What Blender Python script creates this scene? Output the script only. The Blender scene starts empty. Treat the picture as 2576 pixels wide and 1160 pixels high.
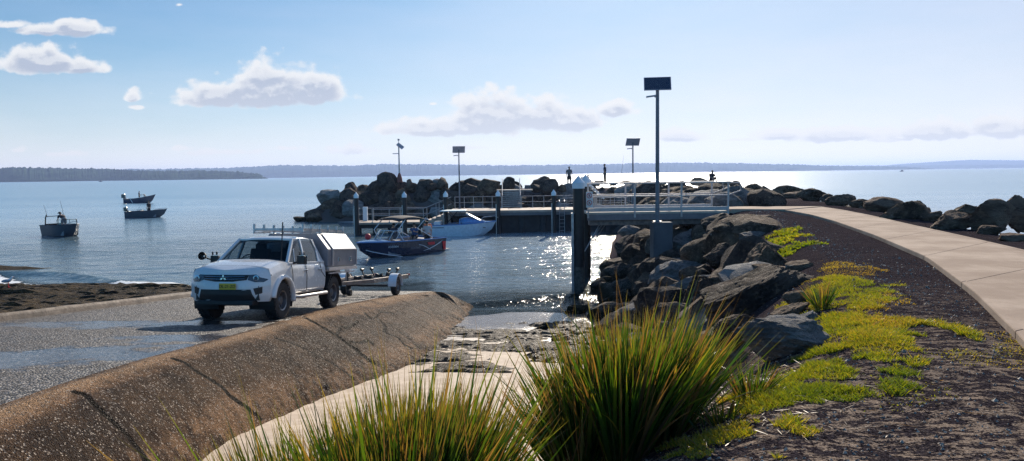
import bpy, bmesh, math, random
import numpy as np
from mathutils import Vector, Matrix, noise
from mathutils.bvhtree import BVHTree
S = bpy.context.scene
COL = S.collection
R = math.radians
rnd = random.Random(7)
# ---------------------------------------------------------------- camera
F, CX, CY = 1934.6, 1288.0, 580.0
CAM = Vector((0, 0, 4.5))
pit, rol = math.atan(142 / F), 0.0132
fw = Vector((0, math.cos(pit), -math.sin(pit)))
r0 = Vector((1, 0, 0)); u0 = Vector((0, math.sin(pit), math.cos(pit)))
rt = r0 * math.cos(rol) - u0 * math.sin(rol)
up = u0 * math.cos(rol) + r0 * math.sin(rol)
cd = bpy.data.cameras.new('camera'); cam = bpy.data.objects.new('camera', cd); COL.objects.link(cam)
cd.sensor_width = 36; cd.lens = 36 * F / 2576; cd.clip_start = 0.1; cd.clip_end = 60000
cam.matrix_world = Matrix(((rt.x, up.x, -fw.x, CAM.x), (rt.y, up.y, -fw.y, CAM.y), (rt.z, up.z, -fw.z, CAM.z), (0, 0, 0, 1)))
S.camera = cam
def ray(px, py):
    return (fw + rt * ((px - CX) / F) + up * ((CY - py) / F)).normalized()
def on_z(px, py, z):
    d = ray(px, py); return CAM + d * ((z - CAM.z) / d.z)
def on_y(px, py, y):
    d = ray(px, py); return CAM + d * (y / d.y)
# ---------------------------------------------------------------- tags, mesh helpers
def tag(o, label=None, cat=None, group=None, kind=None):
    if label: o['label'] = label
    if cat: o['category'] = cat
    if group: o['group'] = group
    if kind: o['kind'] = kind
    return o
def link(name, me, m=None, parent=None, smooth=False):
    if m is not None: me.materials.append(m)
    if smooth and len(me.polygons): me.polygons.foreach_set('use_smooth', [True] * len(me.polygons))
    o = bpy.data.objects.new(name, me); COL.objects.link(o)
    if parent is not None: o.parent = parent
    return o
def empty(name, loc=(0, 0, 0), rz=0, label=None, cat=None, group=None):
    o = bpy.data.objects.new(name, None); COL.objects.link(o)
    o.location = loc; o.rotation_euler = (0, 0, rz); o.empty_display_size = .2
    return tag(o, label, cat, group)
def copy_tree(o, parent=None):
    c = o.copy(); COL.objects.link(c); c.parent = parent
    for ch in list(o.children): copy_tree(ch, c)
    return c
def frame(d):
    d = d.normalized(); a = Vector((0, 0, 1)) if abs(d.z) < .9 else Vector((1, 0, 0))
    x = d.cross(a).normalized(); return x, d.cross(x).normalized()
class MB:
    def __init__(s): s.v = []; s.f = []
    def add(s, vs, fs):
        n = len(s.v); s.v += [tuple(v) for v in vs]; s.f += [tuple(i + n for i in f) for f in fs]; return s
    def box(s, c, d, rot=None, taper=1.0):
        vs = []
        for sz in (-1, 1):
            k = taper if sz > 0 else 1
            for sx, sy in ((-1, -1), (1, -1), (1, 1), (-1, 1)):
                v = Vector((sx * d[0] / 2 * k, sy * d[1] / 2 * k, sz * d[2] / 2))
                if rot is not None: v = rot @ v
                vs.append(v + Vector(c))
        return s.add(vs, [(3, 2, 1, 0), (4, 5, 6, 7), (0, 1, 5, 4), (1, 2, 6, 5), (2, 3, 7, 6), (3, 0, 4, 7)])
    def bar(s, a, b, w, h=None, upv=(0, 0, 1)):
        a = Vector(a); b = Vector(b); d = (b - a); h = h or w
        x = d.cross(Vector(upv))
        x = x.normalized() if x.length > 1e-5 else Vector((1, 0, 0))
        y = x.cross(d).normalized(); vs = []
        for p in (a, b):
            for i, j in ((-1, -1), (1, -1), (1, 1), (-1, 1)): vs.append(p + x * i * w / 2 + y * j * h / 2)
        return s.add(vs, [(3, 2, 1, 0), (4, 5, 6, 7), (0, 1, 5, 4), (1, 2, 6, 5), (2, 3, 7, 6), (3, 0, 4, 7)])
    def tube(s, pts, r, seg=8, cap=True):
        pts = [Vector(p) for p in pts]; n = len(pts); rr = r if isinstance(r, (list, tuple)) else [r] * n
        vs = []; fs = []; px = None
        for i, p in enumerate(pts):
            d = (pts[min(i + 1, n - 1)] - pts[max(i - 1, 0)]).normalized()
            if px is None: x, y = frame(d)
            else:
                x = px - d * px.dot(d); x = x.normalized() if x.length > 1e-6 else frame(d)[0]; y = d.cross(x)
            px = x
            for k in range(seg):
                a = 2 * math.pi * k / seg; vs.append(p + (x * math.cos(a) + y * math.sin(a)) * rr[i])
        for i in range(n - 1):
            for k in range(seg):
                k2 = (k + 1) % seg; fs.append((i * seg + k, i * seg + k2, (i + 1) * seg + k2, (i + 1) * seg + k))
        if cap: fs.append(tuple(range(seg))[::-1]); fs.append(tuple((n - 1) * seg + k for k in range(seg)))
        return s.add(vs, fs)
    def lathe(s, prof, c=(0, 0, 0), axis=(0, 0, 1), seg=24, closed=False):
        ax = Vector(axis).normalized(); x, y = frame(ax); c = Vector(c); vs = []; fs = []; n = len(prof)
        for r, h in prof:
            for k in range(seg):
                a = 2 * math.pi * k / seg; vs.append(c + ax * h + (x * math.cos(a) + y * math.sin(a)) * r)
        for i in range(n if closed else n - 1):
            j = (i + 1) % n
            for k in range(seg):
                k2 = (k + 1) % seg; fs.append((i * seg + k, i * seg + k2, j * seg + k2, j * seg + k))
        return s.add(vs, fs)
    def ball(s, c, r, seg=12, rings=8):
        r = Vector((r, r, r)) if not hasattr(r, '__len__') else Vector(r); c = Vector(c); vs = []; fs = []
        for i in range(rings + 1):
            t = math.pi * i / rings
            for k in range(seg):
                a = 2 * math.pi * k / seg
                vs.append(c + Vector((r.x * math.sin(t) * math.cos(a), r.y * math.sin(t) * math.sin(a), r.z * math.cos(t))))
        for i in range(rings):
            for k in range(seg):
                k2 = (k + 1) % seg; fs.append((i * seg + k, (i + 1) * seg + k, (i + 1) * seg + k2, i * seg + k2))
        return s.add(vs, fs)
    def prism(s, poly, d):
        n = len(poly); d = Vector(d); vs = [Vector(p) for p in poly] + [Vector(p) + d for p in poly]
        return s.add(vs, [tuple(range(n))[::-1], tuple(range(n, 2 * n))] + [(i, (i + 1) % n, n + (i + 1) % n, n + i) for i in range(n)])
    def grid(s, rows, flip=False):
        n = len(rows[0]); vs = [p for r in rows for p in r]; fs = []
        for i in range(len(rows) - 1):
            for j in range(n - 1):
                q = (i * n + j, i * n + j + 1, (i + 1) * n + j + 1, (i + 1) * n + j); fs.append(q[::-1] if flip else q)
        return s.add(vs, fs)
    def build(s, name, m=None, parent=None, smooth=False, bevel=0, solid=0, weld=False, sub=0, auto=None):
        me = bpy.data.meshes.new(name); me.from_pydata(s.v, [], s.f); me.validate(); me.update()
        if weld:
            bm = bmesh.new(); bm.from_mesh(me); bmesh.ops.remove_doubles(bm, verts=bm.verts, dist=1e-4)
            bmesh.ops.recalc_face_normals(bm, faces=bm.faces); bm.to_mesh(me); bm.free()
        o = link(name, me, m, parent, smooth or auto is not None)
        if solid: q = o.modifiers.new('solid', 'SOLIDIFY'); q.thickness = solid; q.offset = 0
        if bevel: q = o.modifiers.new('bevel', 'BEVEL'); q.width = bevel; q.segments = 2; q.limit_method = 'ANGLE'
        if sub: q = o.modifiers.new('sub', 'SUBSURF'); q.levels = sub; q.render_levels = sub
        if auto is not None: me.set_sharp_from_angle(angle=R(auto))
        return o
def npmesh(name, V, Fq, m=None, parent=None, smooth=True):
    me = bpy.data.meshes.new(name); V = np.asarray(V, np.float32); Fq = np.asarray(Fq, np.int32); k = Fq.shape[1]
    me.vertices.add(len(V)); me.vertices.foreach_set('co', V.ravel())
    me.loops.add(Fq.size); me.loops.foreach_set('vertex_index', Fq.ravel())
    me.polygons.add(len(Fq)); me.polygons.foreach_set('loop_start', np.arange(0, Fq.size, k, dtype=np.int32))
    me.update(calc_edges=True)
    o = link(name, me, m, parent, False)
    me.polygons.foreach_set('use_smooth', np.full(len(Fq), smooth)); return o
def gridfaces(ny, nx):
    i = np.arange(ny - 1)[:, None] * nx + np.arange(nx - 1)[None, :]
    return np.stack([i, i + 1, i + nx + 1, i + nx], -1).reshape(-1, 4)
def attr(o, name, vals):
    a = o.data.attributes.new(name, 'FLOAT', 'POINT'); a.data.foreach_set('value', np.asarray(vals, np.float32).ravel())
def colattr(o, name, vals):
    a = o.data.attributes.new(name, 'FLOAT_COLOR', 'POINT'); a.data.foreach_set('color', np.asarray(vals, np.float32).ravel())
# vectorised value noise
_pr = np.random.RandomState(3).rand(256, 256).astype(np.float64)
def vnoise(x, y):
    xi = np.floor(x).astype(int); yi = np.floor(y).astype(int); fx = x - xi; fy = y - yi
    fx = fx * fx * (3 - 2 * fx); fy = fy * fy * (3 - 2 * fy)
    g = lambda a, b: _pr[a & 255, b & 255]
    return (g(xi, yi) * (1 - fx) + g(xi + 1, yi) * fx) * (1 - fy) + (g(xi, yi + 1) * (1 - fx) + g(xi + 1, yi + 1) * fx) * fy
def fbm(x, y, o=4, g=.5):
    s = 0; a = 1; t = 0
    for i in range(o): s = s + a * vnoise(x + 17.3 * i, y + 9.1 * i); t += a; a *= g; x = x * 2.03; y = y * 2.03
    return s / t
# ---------------------------------------------------------------- materials
class NT:
    def __init__(s, tree): s.t = tree; s.n = tree.nodes; s.l = tree.links
    def new(s, typ, **kw):
        n = s.n.new(typ)
        for k, v in kw.items():
            if k.startswith('i_'):
                key = k[2:]; key = int(key) if key.isdigit() else key.replace('_', ' ')
                s.set(n.inputs[key], v)
            else: setattr(n, k, v)
        return n
    def set(s, sock, v):
        if isinstance(v, bpy.types.NodeSocket): s.l.new(v, sock)
        elif isinstance(v, bpy.types.Node): s.l.new(v.outputs[0], sock)
        else: sock.default_value = v
    def math(s, op, a, b=0.0, c=0.0, clamp=False):
        n = s.n.new('ShaderNodeMath'); n.operation = op; n.use_clamp = clamp
        s.set(n.inputs[0], a); s.set(n.inputs[1], b); s.set(n.inputs[2], c); return n.outputs[0]
    def mix(s, f, a, b, blend='MIX'):
        n = s.n.new('ShaderNodeMix'); n.data_type = 'RGBA'; n.blend_type = blend
        s.set(n.inputs[0], f); s.set(n.inputs[6], c4(a)); s.set(n.inputs[7], c4(b)); return n.outputs[2]
    def noise(s, vec, scale, detail=4, rough=.55, out=0, dist=0.0):
        n = s.new('ShaderNodeTexNoise'); s.set(n.inputs['Vector'], vec); n.inputs['Scale'].default_value = scale
        n.inputs['Detail'].default_value = detail; n.inputs['Roughness'].default_value = rough; n.inputs['Distortion'].default_value = dist
        return n.outputs[out]
    def voro(s, vec, scale, feature='F1', out='Distance', rand=1.0):
        n = s.new('ShaderNodeTexVoronoi', feature=feature); s.set(n.inputs['Vector'], vec); n.inputs['Scale'].default_value = scale
        n.inputs['Randomness'].default_value = rand; return n.outputs[out]
    def smooth(s, v, a, b, lo=0.0, hi=1.0):
        n = s.new('ShaderNodeMapRange', interpolation_type='SMOOTHSTEP'); s.set(n.inputs[0], v)
        n.inputs[1].default_value = a; n.inputs[2].default_value = b; n.inputs[3].default_value = lo; n.inputs[4].default_value = hi
        return n.outputs[0]
    def mapping(s, vec, scale=(1, 1, 1), rot=(0, 0, 0), loc=(0, 0, 0)):
        n = s.new('ShaderNodeMapping'); s.set(n.inputs[0], vec); n.inputs['Scale'].default_value = scale
        n.inputs['Rotation'].default_value = rot; n.inputs['Location'].default_value = loc; return n.outputs[0]
    def bump(s, h, strength=.5, dist=.02, normal=None):
        n = s.new('ShaderNodeBump'); s.set(n.inputs['Height'], h); n.inputs['Strength'].default_value = strength
        n.inputs['Distance'].default_value = dist
        if normal is not None: s.set(n.inputs['Normal'], normal)
        return n.outputs[0]
def c4(c):
    if isinstance(c, (tuple, list)) and len(c) == 3: return (*c, 1.0)
    return c
def newmat(name):
    m = bpy.data.materials.new(name); m.use_nodes = True; t = NT(m.node_tree)
    b = m.node_tree.nodes['Principled BSDF']; o = m.node_tree.nodes['Material Output']; return m, t, b, o
def pos(t): return t.new('ShaderNodeNewGeometry').outputs['Position']
def objco(t): return t.new('ShaderNodeTexCoord').outputs['Object']
def plain(name, col, rough=.5, metal=0.0, bump=0, bscale=40, var=.12, vscale=6, coat=0.0, spec=None):
    m, t, b, o = newmat(name); co = objco(t)
    n = t.noise(co, vscale, 4); f = t.smooth(n, .3, .7)
    dark = tuple(c * (1 - var) for c in col); lite = tuple(min(1, c * (1 + var * .6)) for c in col)
    t.set(b.inputs['Base Color'], t.mix(f, dark, lite)); b.inputs['Roughness'].default_value = rough
    b.inputs['Metallic'].default_value = metal; b.inputs['Coat Weight'].default_value = coat
    t.set(b.inputs['Roughness'], t.smooth(t.noise(co, vscale * 3, 3), .2, .8, max(.03, rough - .08), min(1, rough + .1)))
    if spec is not None: b.inputs['Specular IOR Level'].default_value = spec
    if bump: t.set(b.inputs['Normal'], t.bump(t.noise(co, bscale, 4), bump, .01))
    return m
SKY_DUST, SKY_STR, CLOUD_K, EXPO, BACK_V = .3, .06, 13.0, 0.46, .2
SKY_TINT, VE_H, VE_A, VE_HI, VE_LO = (.22, .72, 1.02), .13, .64, (.50, .55, .70), (.84, .79, .77)
WAVE_H, WATER_C, WATER_C2 = .13, (.25, .33, .39), (.21, .35, .46)  # water base colours lifted to stand in for bright sky reflection
HAZE, HAZE_C = .00013, (.42, .57, .95, 1)
S.cycles.use_denoising = True; S.cycles.denoising_prefilter = 'NONE'
BACK_FILL = 1.0  # sky behind the camera brightened as added fill for shaded faces
# ---------------------------------------------------------------- sun, sky, exposure
SUN_AZ, SUN_EL = R(10.8), R(24.5)
sun_dir = Vector((math.sin(SUN_AZ) * math.cos(SUN_EL), math.cos(SUN_AZ) * math.cos(SUN_EL), math.sin(SUN_EL)))
ld = bpy.data.lights.new('sun', 'SUN'); ld.energy = 5.0; ld.angle = R(.5); ld.color = (1, .89, .74)
lo = bpy.data.objects.new('sun', ld); COL.objects.link(lo)
lo.rotation_euler = sun_dir.to_track_quat('Z', 'Y').to_euler()
W = bpy.data.worlds.new('World'); S.world = W; W.use_nodes = True
wt = NT(W.node_tree); bg = W.node_tree.nodes['Background']
sky = wt.new('ShaderNodeTexSky', sky_type='NISHITA', sun_disc=False, sun_elevation=SUN_EL, sun_rotation=SUN_AZ, air_density=1.15, dust_density=SKY_DUST, ozone_density=3.0, altitude=0)
gv = wt.new('ShaderNodeTexCoord').outputs['Generated']
sp = wt.new('ShaderNodeSeparateXYZ'); wt.set(sp.inputs[0], gv)
dyc = wt.math('MAXIMUM', sp.outputs[1], .02)
uu = wt.math('DIVIDE', sp.outputs[0], dyc); vv = wt.math('DIVIDE', sp.outputs[2], dyc)
clouds = [ # px, py, half width, height above, height below, weight
 (560,246,105,48,20,1),(690,240,110,82,26,1),(790,240,80,66,22,1),(660,250,200,40,18,1),
 (110,76,125,26,14,.8),(190,74,75,24,16,.9),(30,64,70,16,12,.75),(165,60,40,20,12,.8),
 (110,162,108,46,18,1),(205,172,70,26,14,.9),
 (335,246,27,22,9,.8),(345,270,40,9,8,.45),(452,12,22,10,7,.5),
 (1130,326,190,34,14,1),(1240,310,115,80,30,1),(1360,302,110,62,34,.9),(1450,306,80,46,24,.95),(1548,280,52,26,15,1),(1090,262,18,8,5,.6),
 (880,378,70,26,14,.7),(560,384,150,16,10,.55),(150,388,90,12,9,.6),(44,380,30,14,9,.8),(450,374,60,14,8,.6),(720,374,60,14,9,.5),(1180,372,120,18,10,.5),
 (1720,346,85,24,12,.9),(2110,344,130,30,13,.9),(2360,334,130,32,16,1),(2520,328,110,38,18,1),(1960,342,80,24,11,.8),(1860,352,80,10,7,.55),(2240,352,100,10,8,.6)]
def cloud_density(dv):
    v2 = wt.math('ADD', vv, dv) if dv else vv
    cmb = wt.new('ShaderNodeCombineXYZ'); wt.set(cmb.inputs[0], uu); wt.set(cmb.inputs[1], v2)
    cv = cmb.outputs[0]
    n1 = wt.noise(wt.mapping(cv, (1, 1.35, 1)), 26, 9, .58); n2 = wt.voro(wt.mapping(cv, (1, 1.3, 1)), 62, 'SMOOTH_F1')
    best = None
    for (px, py, w, ht, hb, wg) in clouds:
        c = ray(px, py); cu, cvv = c.x / c.y, c.z / c.y
        dx = wt.math('MULTIPLY', wt.math('SUBTRACT', uu, cu), F / w / 1.3)
        d = wt.math('SUBTRACT', v2, cvv)
        dyy = wt.math('MAXIMUM', wt.math('MULTIPLY', d, F / ht / 1.25), wt.math('MULTIPLY', d, -F / hb / 1.3))
        e = wt.math('SQRT', wt.math('ADD', wt.math('MULTIPLY', dx, dx), wt.math('MULTIPLY', dyy, dyy)))
        e = wt.math('SUBTRACT', min(1.05, wg * .9 + .15), e)
        best = e if best is None else wt.math('MAXIMUM', best, e)
    d = wt.math('ADD', best, wt.math('MULTIPLY', wt.math('SUBTRACT', n1, .5), 1.45))
    d = wt.math('ADD', d, wt.math('MULTIPLY', wt.math('SUBTRACT', .42, n2), .55))
    return d, wt.math('MULTIPLY_ADD', wt.math('SUBTRACT', n1, .5), .75, wt.math('MULTIPLY_ADD', n2, -.28, best))
d0, c0 = cloud_density(0.0)
d1, c1 = cloud_density(.007)
alpha = wt.smooth(d0, .06, .44)
front = wt.smooth(sp.outputs[1], .02, .06)
core = wt.smooth(wt.math('MULTIPLY_ADD', c0, .4, wt.math('MULTIPLY', c1, .6)), .14, .52)
rim = wt.smooth(wt.math('SUBTRACT', d0, d1), .0, .30)
core = wt.math('MULTIPLY', core, wt.math('SUBTRACT', 1.0, wt.math('MULTIPLY', rim, .6)), clamp=True)
core = wt.math('MULTIPLY', core, wt.smooth(sp.outputs[2], .02, .13, .45, 1.0))
K = CLOUD_K
ccol = wt.mix(core, (K * .86, K * .86, K * .87), (K * .46, K * .51, K * .63))
f = wt.math('MULTIPLY', wt.math('MULTIPLY', alpha, front), .93)
skc = wt.mix(1.0, sky.outputs[0], SKY_TINT, 'MULTIPLY')
zc = wt.math('MAXIMUM', sp.outputs[2], 0.0)
eh = wt.math('POWER', 2.718, wt.math('MULTIPLY', zc, -1 / VE_H))
azv = wt.smooth(wt.math('MULTIPLY_ADD', zc, -.5, sp.outputs[0]), -.68, .22, 0, VE_A)
cirr = wt.math('MULTIPLY', wt.math('SUBTRACT', wt.noise(wt.mapping(gv, (1.5, 1.5, 7)), 3.2, 6, .6), .5), .22)
vf = wt.math('ADD', wt.math('SUBTRACT', 1.0, wt.math('MULTIPLY', wt.math('SUBTRACT', 1.0, wt.math('MULTIPLY', eh, .96)), wt.math('SUBTRACT', 1.0, azv))), cirr, clamp=True)
vcol = wt.mix(eh, tuple(c / SKY_STR for c in VE_HI), tuple(c / SKY_STR for c in VE_LO))
backf = wt.smooth(sp.outputs[1], -.5, .55, BACK_V, 1.0)
vf = wt.math('MULTIPLY', vf, backf)
bb_ = wt.new('ShaderNodeVectorMath', operation='SCALE'); wt.set(bb_.inputs[0], skc); wt.set(bb_.inputs['Scale'], wt.math('MULTIPLY_ADD', backf, -BACK_FILL, 1.0 + BACK_FILL)); skc = wt.mix(vf, bb_.outputs[0], vcol)
wt.set(bg.inputs[0], wt.mix(f, skc, ccol)); bg.inputs[1].default_value = SKY_STR
W.cycles.sampling_method = 'MANUAL'; W.cycles.sample_map_resolution = 256
S.view_settings.view_transform = 'Standard'; S.view_settings.look = 'None'; S.view_settings.gamma = 1; S.view_settings.exposure = EXPO
# ---------------------------------------------------------------- land shape
TOP = 2.95
land = np.array([(-9,-20),(-6.5,-3),(-5.6,.6),(-3.6,1.6),(-1.5,2.3),(0,3.0),(.9,4.1),(1.75,5.5),(3.1,7.6),(4.7,12),(6.8,20),(8.7,29),(8.7,33),(9.2,40),(10.4,48),(12.2,58),(10,69),(4,74.5),(-5,78),(-13,80),(-18,80.5),
 (-18,82.5),(-11,85),(4,82),(13,78),(18,70),(20,60),(17.2,45),(13.9,29),(11.3,15.5),(9.8,10),(9.2,0),(12,-20)], float)
def poly_sd(X, Y, P):
    """signed distance, positive inside"""
    best = np.full(X.shape, 1e9); inside = np.zeros(X.shape, bool); n = len(P)
    for i in range(n):
        x1, y1 = P[i]; x2, y2 = P[(i + 1) % n]; dx, dy = x2 - x1, y2 - y1
        t = np.clip(((X - x1) * dx + (Y - y1) * dy) / (dx * dx + dy * dy), 0, 1)
        best = np.minimum(best, np.hypot(X - x1 - t * dx, Y - y1 - t * dy))
        c = ((y1 > Y) != (y2 > Y)) & (X < (x2 - x1) * (Y - y1) / (y2 - y1 + 1e-12) + x1); inside ^= c
    return np.where(inside, best, -best)
def land_z(X, Y):
    sd = poly_sd(X, Y, land); far = Y > 60
    z = TOP + np.minimum(sd, 0) * .72
    z = np.where(sd > 0, TOP, z)
    # rounded edge
    k = np.clip((sd + .6) / 1.2, 0, 1); z = np.where(np.abs(sd) < .6, TOP - .72 * .3 * (1 - k) ** 2 * 2, z)
    return np.maximum(z, -2.6)
sand_y = [-5, 4, 7, 9.2, 11.2, 13, 15, 17.5, 21, 25, 30, 60]
sand_zv = [2.0, 1.75, 1.42, 1.12, .9, .7, .52, .34, .16, 0.0, -.35, -2.5]
def sand_z(X, Y): return np.interp(Y - .08 * (X - 0), sand_y, sand_zv)
# ramp plane
F0 = Vector((-5.9, 16.7, 1.42)); RD = Vector((.139, .990, 0))
def ramp_z(X, Y):
    s = (X - F0.x) * RD.x + (Y - F0.y) * RD.y; return 1.42 - .094 * s - .035 * np.maximum(0, s - 8)
# ---- ground sheet
def spaced(*seg):
    out = []
    for a, b, st in seg: out += list(np.arange(a, b, st))
    return np.array(out)
far_l = [-13200, -8000, -4000, -2000, -1000, -500, -250, -120, -70, -45]
xs = np.concatenate([far_l, spaced((-30, -8, 1.0), (-8, 14, .14), (14, 32, .6)), [35, 45, 70, 120, 250, 500, 1000, 2000, 4000, 8000, 13200]])
ys = np.concatenate([[-13200, -6000, -2000, -600, -200, -80, -30, -15, -8], spaced((-4, 2, .5), (2, 36, .14), (36, 90, .6)), [95, 110, 140, 200, 300, 500, 1000, 2000, 4000, 8000, 13200]])
GX, GY = np.meshgrid(xs, ys)
GZ = land_z(GX, GY) + (fbm(GX * .9, GY * .9, 3) - .5) * .10 + (fbm(GX * 7, GY * 7, 3) - .5) * .035
GZ = np.where((np.hypot(GX, GY) > 140), -2.6, GZ)
gpath = [on_z(*q, TOP) for q in ((2790, 1160), (2576, 868), (2450, 742), (2330, 652), (2200, 596), (2100, 560), (2040, 543), (1975, 531))] + [on_z(*q, TOP) for q in ((3600, 900), (2900, 710), (2576, 635), (2430, 600), (2300, 571), (2190, 545), (2120, 531), (2068, 523))][::-1]
gsd = poly_sd(GX, GY, np.array([(v_.x, v_.y) for v_ in gpath])); kk_ = np.clip((gsd + .35) / .3, 0, 1); GZ = np.where(gsd > -.35, GZ * (1 - kk_) + np.minimum(GZ, TOP - .03) * kk_, GZ)
m, t, b, o = newmat('gravel_and_dirt'); p = pos(t); spp = t.new('ShaderNodeSeparateXYZ'); t.set(spp.inputs[0], p)
big = t.noise(p, .8, 5, .6); fine = t.noise(p, 55, 4, .7); mid = t.noise(p, 9, 5, .62)
near = t.smooth(t.math('ADD', t.math('MULTIPLY', spp.outputs[1], -1.0), t.math('MULTIPLY', big, 5.0)), -8.5, -1.5)
mid = t.noise(t.mapping(p, (1, 1.9, 1), rot=(0, 0, R(14))), 7, 7, .7); patch = t.smooth(t.math('ADD', t.math('MULTIPLY', mid, .75), t.math('MULTIPLY', fine, .25)), .49, .57)
dk = t.mix(t.smooth(fine, .35, .65), (.008, .0068, .009), (.075, .062, .070))
dirt = t.mix(t.smooth(fine, .3, .7), (.20, .145, .11), (.46, .36, .28))
pf = t.math('MULTIPLY', patch, t.math('MULTIPLY_ADD', near, .95, .05))
far = t.smooth(spp.outputs[1], 33, 50)
col = t.mix(pf, dk, dirt); col = t.mix(far, col, t.mix(fine, (.07, .058, .060), (.17, .135, .125)))
t.set(b.inputs['Base Color'], col); b.inputs['Roughness'].default_value = 1
vf_ = t.noise(p, 170, 3, .7); b.inputs['Specular IOR Level'].default_value = 0
t.set(b.inputs['Normal'], t.bump(t.math('ADD', fine, t.math('MULTIPLY', vf_, .6)), 1.0, .022))
M_ground = m
ground = npmesh('ground', np.stack([GX, GY, GZ], -1).reshape(-1, 3), gridfaces(len(ys), len(xs)), M_ground)
tag(ground, kind='structure', label='dark gravel and sandy dirt foreshore beside the path')
def bvh_of(o):
    me = o.data; return BVHTree.FromPolygons([v.co[:] for v in me.vertices], [p_.vertices[:] for p_ in me.polygons])
def region(xr, yr, step):
    x = np.arange(xr[0], xr[1], step); y = np.arange(yr[0], yr[1], step); return np.meshgrid(x, y)
def cull(X, Y, Z, keep):
    ny, nx = X.shape; Fq = gridfaces(ny, nx); k = keep.ravel()[Fq].all(1); Fq = Fq[k]
    used = np.unique(Fq); mp = -np.ones(X.size, int); mp[used] = np.arange(len(used))
    V = np.stack([X, Y, Z], -1).reshape(-1, 3)[used]; return V, mp[Fq], used
# ---- crest and toe of the concrete shoulder
crest = [(-4.9, 2.0, 2.9)] + [tuple(on) for on in []]
def ramp_hit(px, py):
    d = ray(px, py); n = Vector((.094 * RD.x, .094 * RD.y, 1)); q = Vector((F0.x, F0.y, F0.z))
    return CAM + d * ((q - CAM).dot(n) / d.dot(n))
cr = [ramp_hit(*q) for q in ((0, 1035), (190, 965), (380, 905), (600, 846), (850, 775), (1000, 745), (1085, 734), (1150, 741))]
cr = [Vector((-4.75, 3.0, ramp_z(-4.75, 3.0)))] + cr
tw = [(-3.2, 3.4)] + [None] * 8
def sandhit(px, py):
    z = .8
    for _ in range(30):
        q = on_z(px, py, z); z = float(sand_z(np.array(q.x), np.array(q.y)))
    return q
toe = [Vector((-3.3, 3.2, 1.5))] + [sandhit(*q) for q in ((330, 1290), (490, 1165), (640, 1075), (800, 1005), (935, 955), (1062, 905), (1120, 850), (1190, 782))]
toe[-1] = sandhit(1195, 775)
def resample(P, n):
    P = np.array([tuple(v) for v in P]); d = np.r_[0, np.cumsum(np.linalg.norm(np.diff(P, axis=0), axis=1))]; d /= d[-1]
    # catmull smoothing through dense interp + box filter
    tt = np.linspace(0, 1, n); Q = np.stack([np.interp(tt, d, P[:, k]) for k in range(3)], -1)
    kw = max(3, n // 22) | 1; pad = kw // 2
    Qp = np.vstack([2 * Q[0] - Q[pad:0:-1], Q, 2 * Q[-1] - Q[-2:-pad - 2:-1]])
    return np.stack([np.convolve(Qp[:, k], np.ones(kw) / kw, 'valid') for k in range(3)], -1), tt
NT_, NS_ = 620, 84
Cn, _ = resample(cr, NT_); Tn, _ = resample(toe, NT_)
ss = np.linspace(-.12, 1.06, NS_)
SH = np.zeros((NT_, NS_, 3))
for j, s_ in enumerate(ss):
    hs = s_; SH[:, j, :2] = Cn[:, :2] * (1 - hs) + Tn[:, :2] * hs
    c_ = np.clip(s_, 0, 1.08)
    prof = math.cos(min(c_, 1) * math.pi / 2) ** .85 if c_ < 1 else -(c_ - 1) * 2.0
    SH[:, j, 2] = Tn[:, 2] + (Cn[:, 2] - Tn[:, 2]) * prof + (.03 * math.exp(-((s_ - .03) / .06) ** 2) if True else 0)
    if s_ < 0: SH[:, j, 2] = ramp_z(SH[:, j, 0], SH[:, j, 1]) + .004 + .03 * math.exp(-((s_ - .03) / .06) ** 2)
endk = np.clip((np.linspace(0, 1, NT_) - .95) / .05, 0, 1)[:, None]
SH[:, :, 2] -= endk ** 2 * .55 * np.clip(SH[:, :, 2] + .1, 0, 9)
nz = (fbm(SH[:, :, 0] * 1.2, SH[:, :, 1] * 1.2, 4) - .5) * .10 + (fbm(SH[:, :, 0] * 9, SH[:, :, 1] * 9, 3) - .5) * .02
edge = np.clip((ss[None, :] - .55) / .5, 0, 1)
nz = nz * np.clip(ss[None, :] + .12, 0, .5) * 2 + edge * (fbm(SH[:, :, 0] * 4, SH[:, :, 1] * 4, 4) - .5) * .16
SH[:, :, 2] += nz
# cracks and slab joints: grooves pressed into the shoulder
sb = BVHTree.FromPolygons([tuple(v) for v in SH.reshape(-1, 3)], [tuple(f_) for f_ in gridfaces(NT_, NS_)])
cracks = [(.020, .05, [(188,985),(212,990),(264,1042),(300,1075),(325,1098),(340,1120),(358,1136),(367,1168)]),
 (.016, .03, [(433,901),(462,910),(495,934),(530,955),(556,971),(585,1000),(612,1018),(660,1056)]),
 (.026, .06, [(759,794),(792,811),(820,828),(848,844),(880,868),(895,877),(925,903),(945,915)]),
 (.012, .02, [(690,850),(730,862),(773,880),(839,915),(895,957)]),
 (.014, .03, [(905,770),(960,800),(1010,838),(1060,880)]),
 (.016, .03, [(980,743),(1037,769),(1084,792),(1131,816)]),
 (.012, .02, [(930,756),(985,775),(1050,812),(1100,845)]),
 (.018, .05, [(848,840),(858,821),(872,826),(890,816),(900,806)]),
 (.018, .05, [(919,788),(931,801),(947,797),(962,812),(970,821),(966,836),(999,848),(1022,870),(1040,877)]),
 (.014, .04, [(947,797),(955,786),(975,784),(992,790)]), (.014, .04, [(880,858),(905,862),(925,856),(940,866)])]
crk = np.zeros((NT_, NS_))
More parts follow.
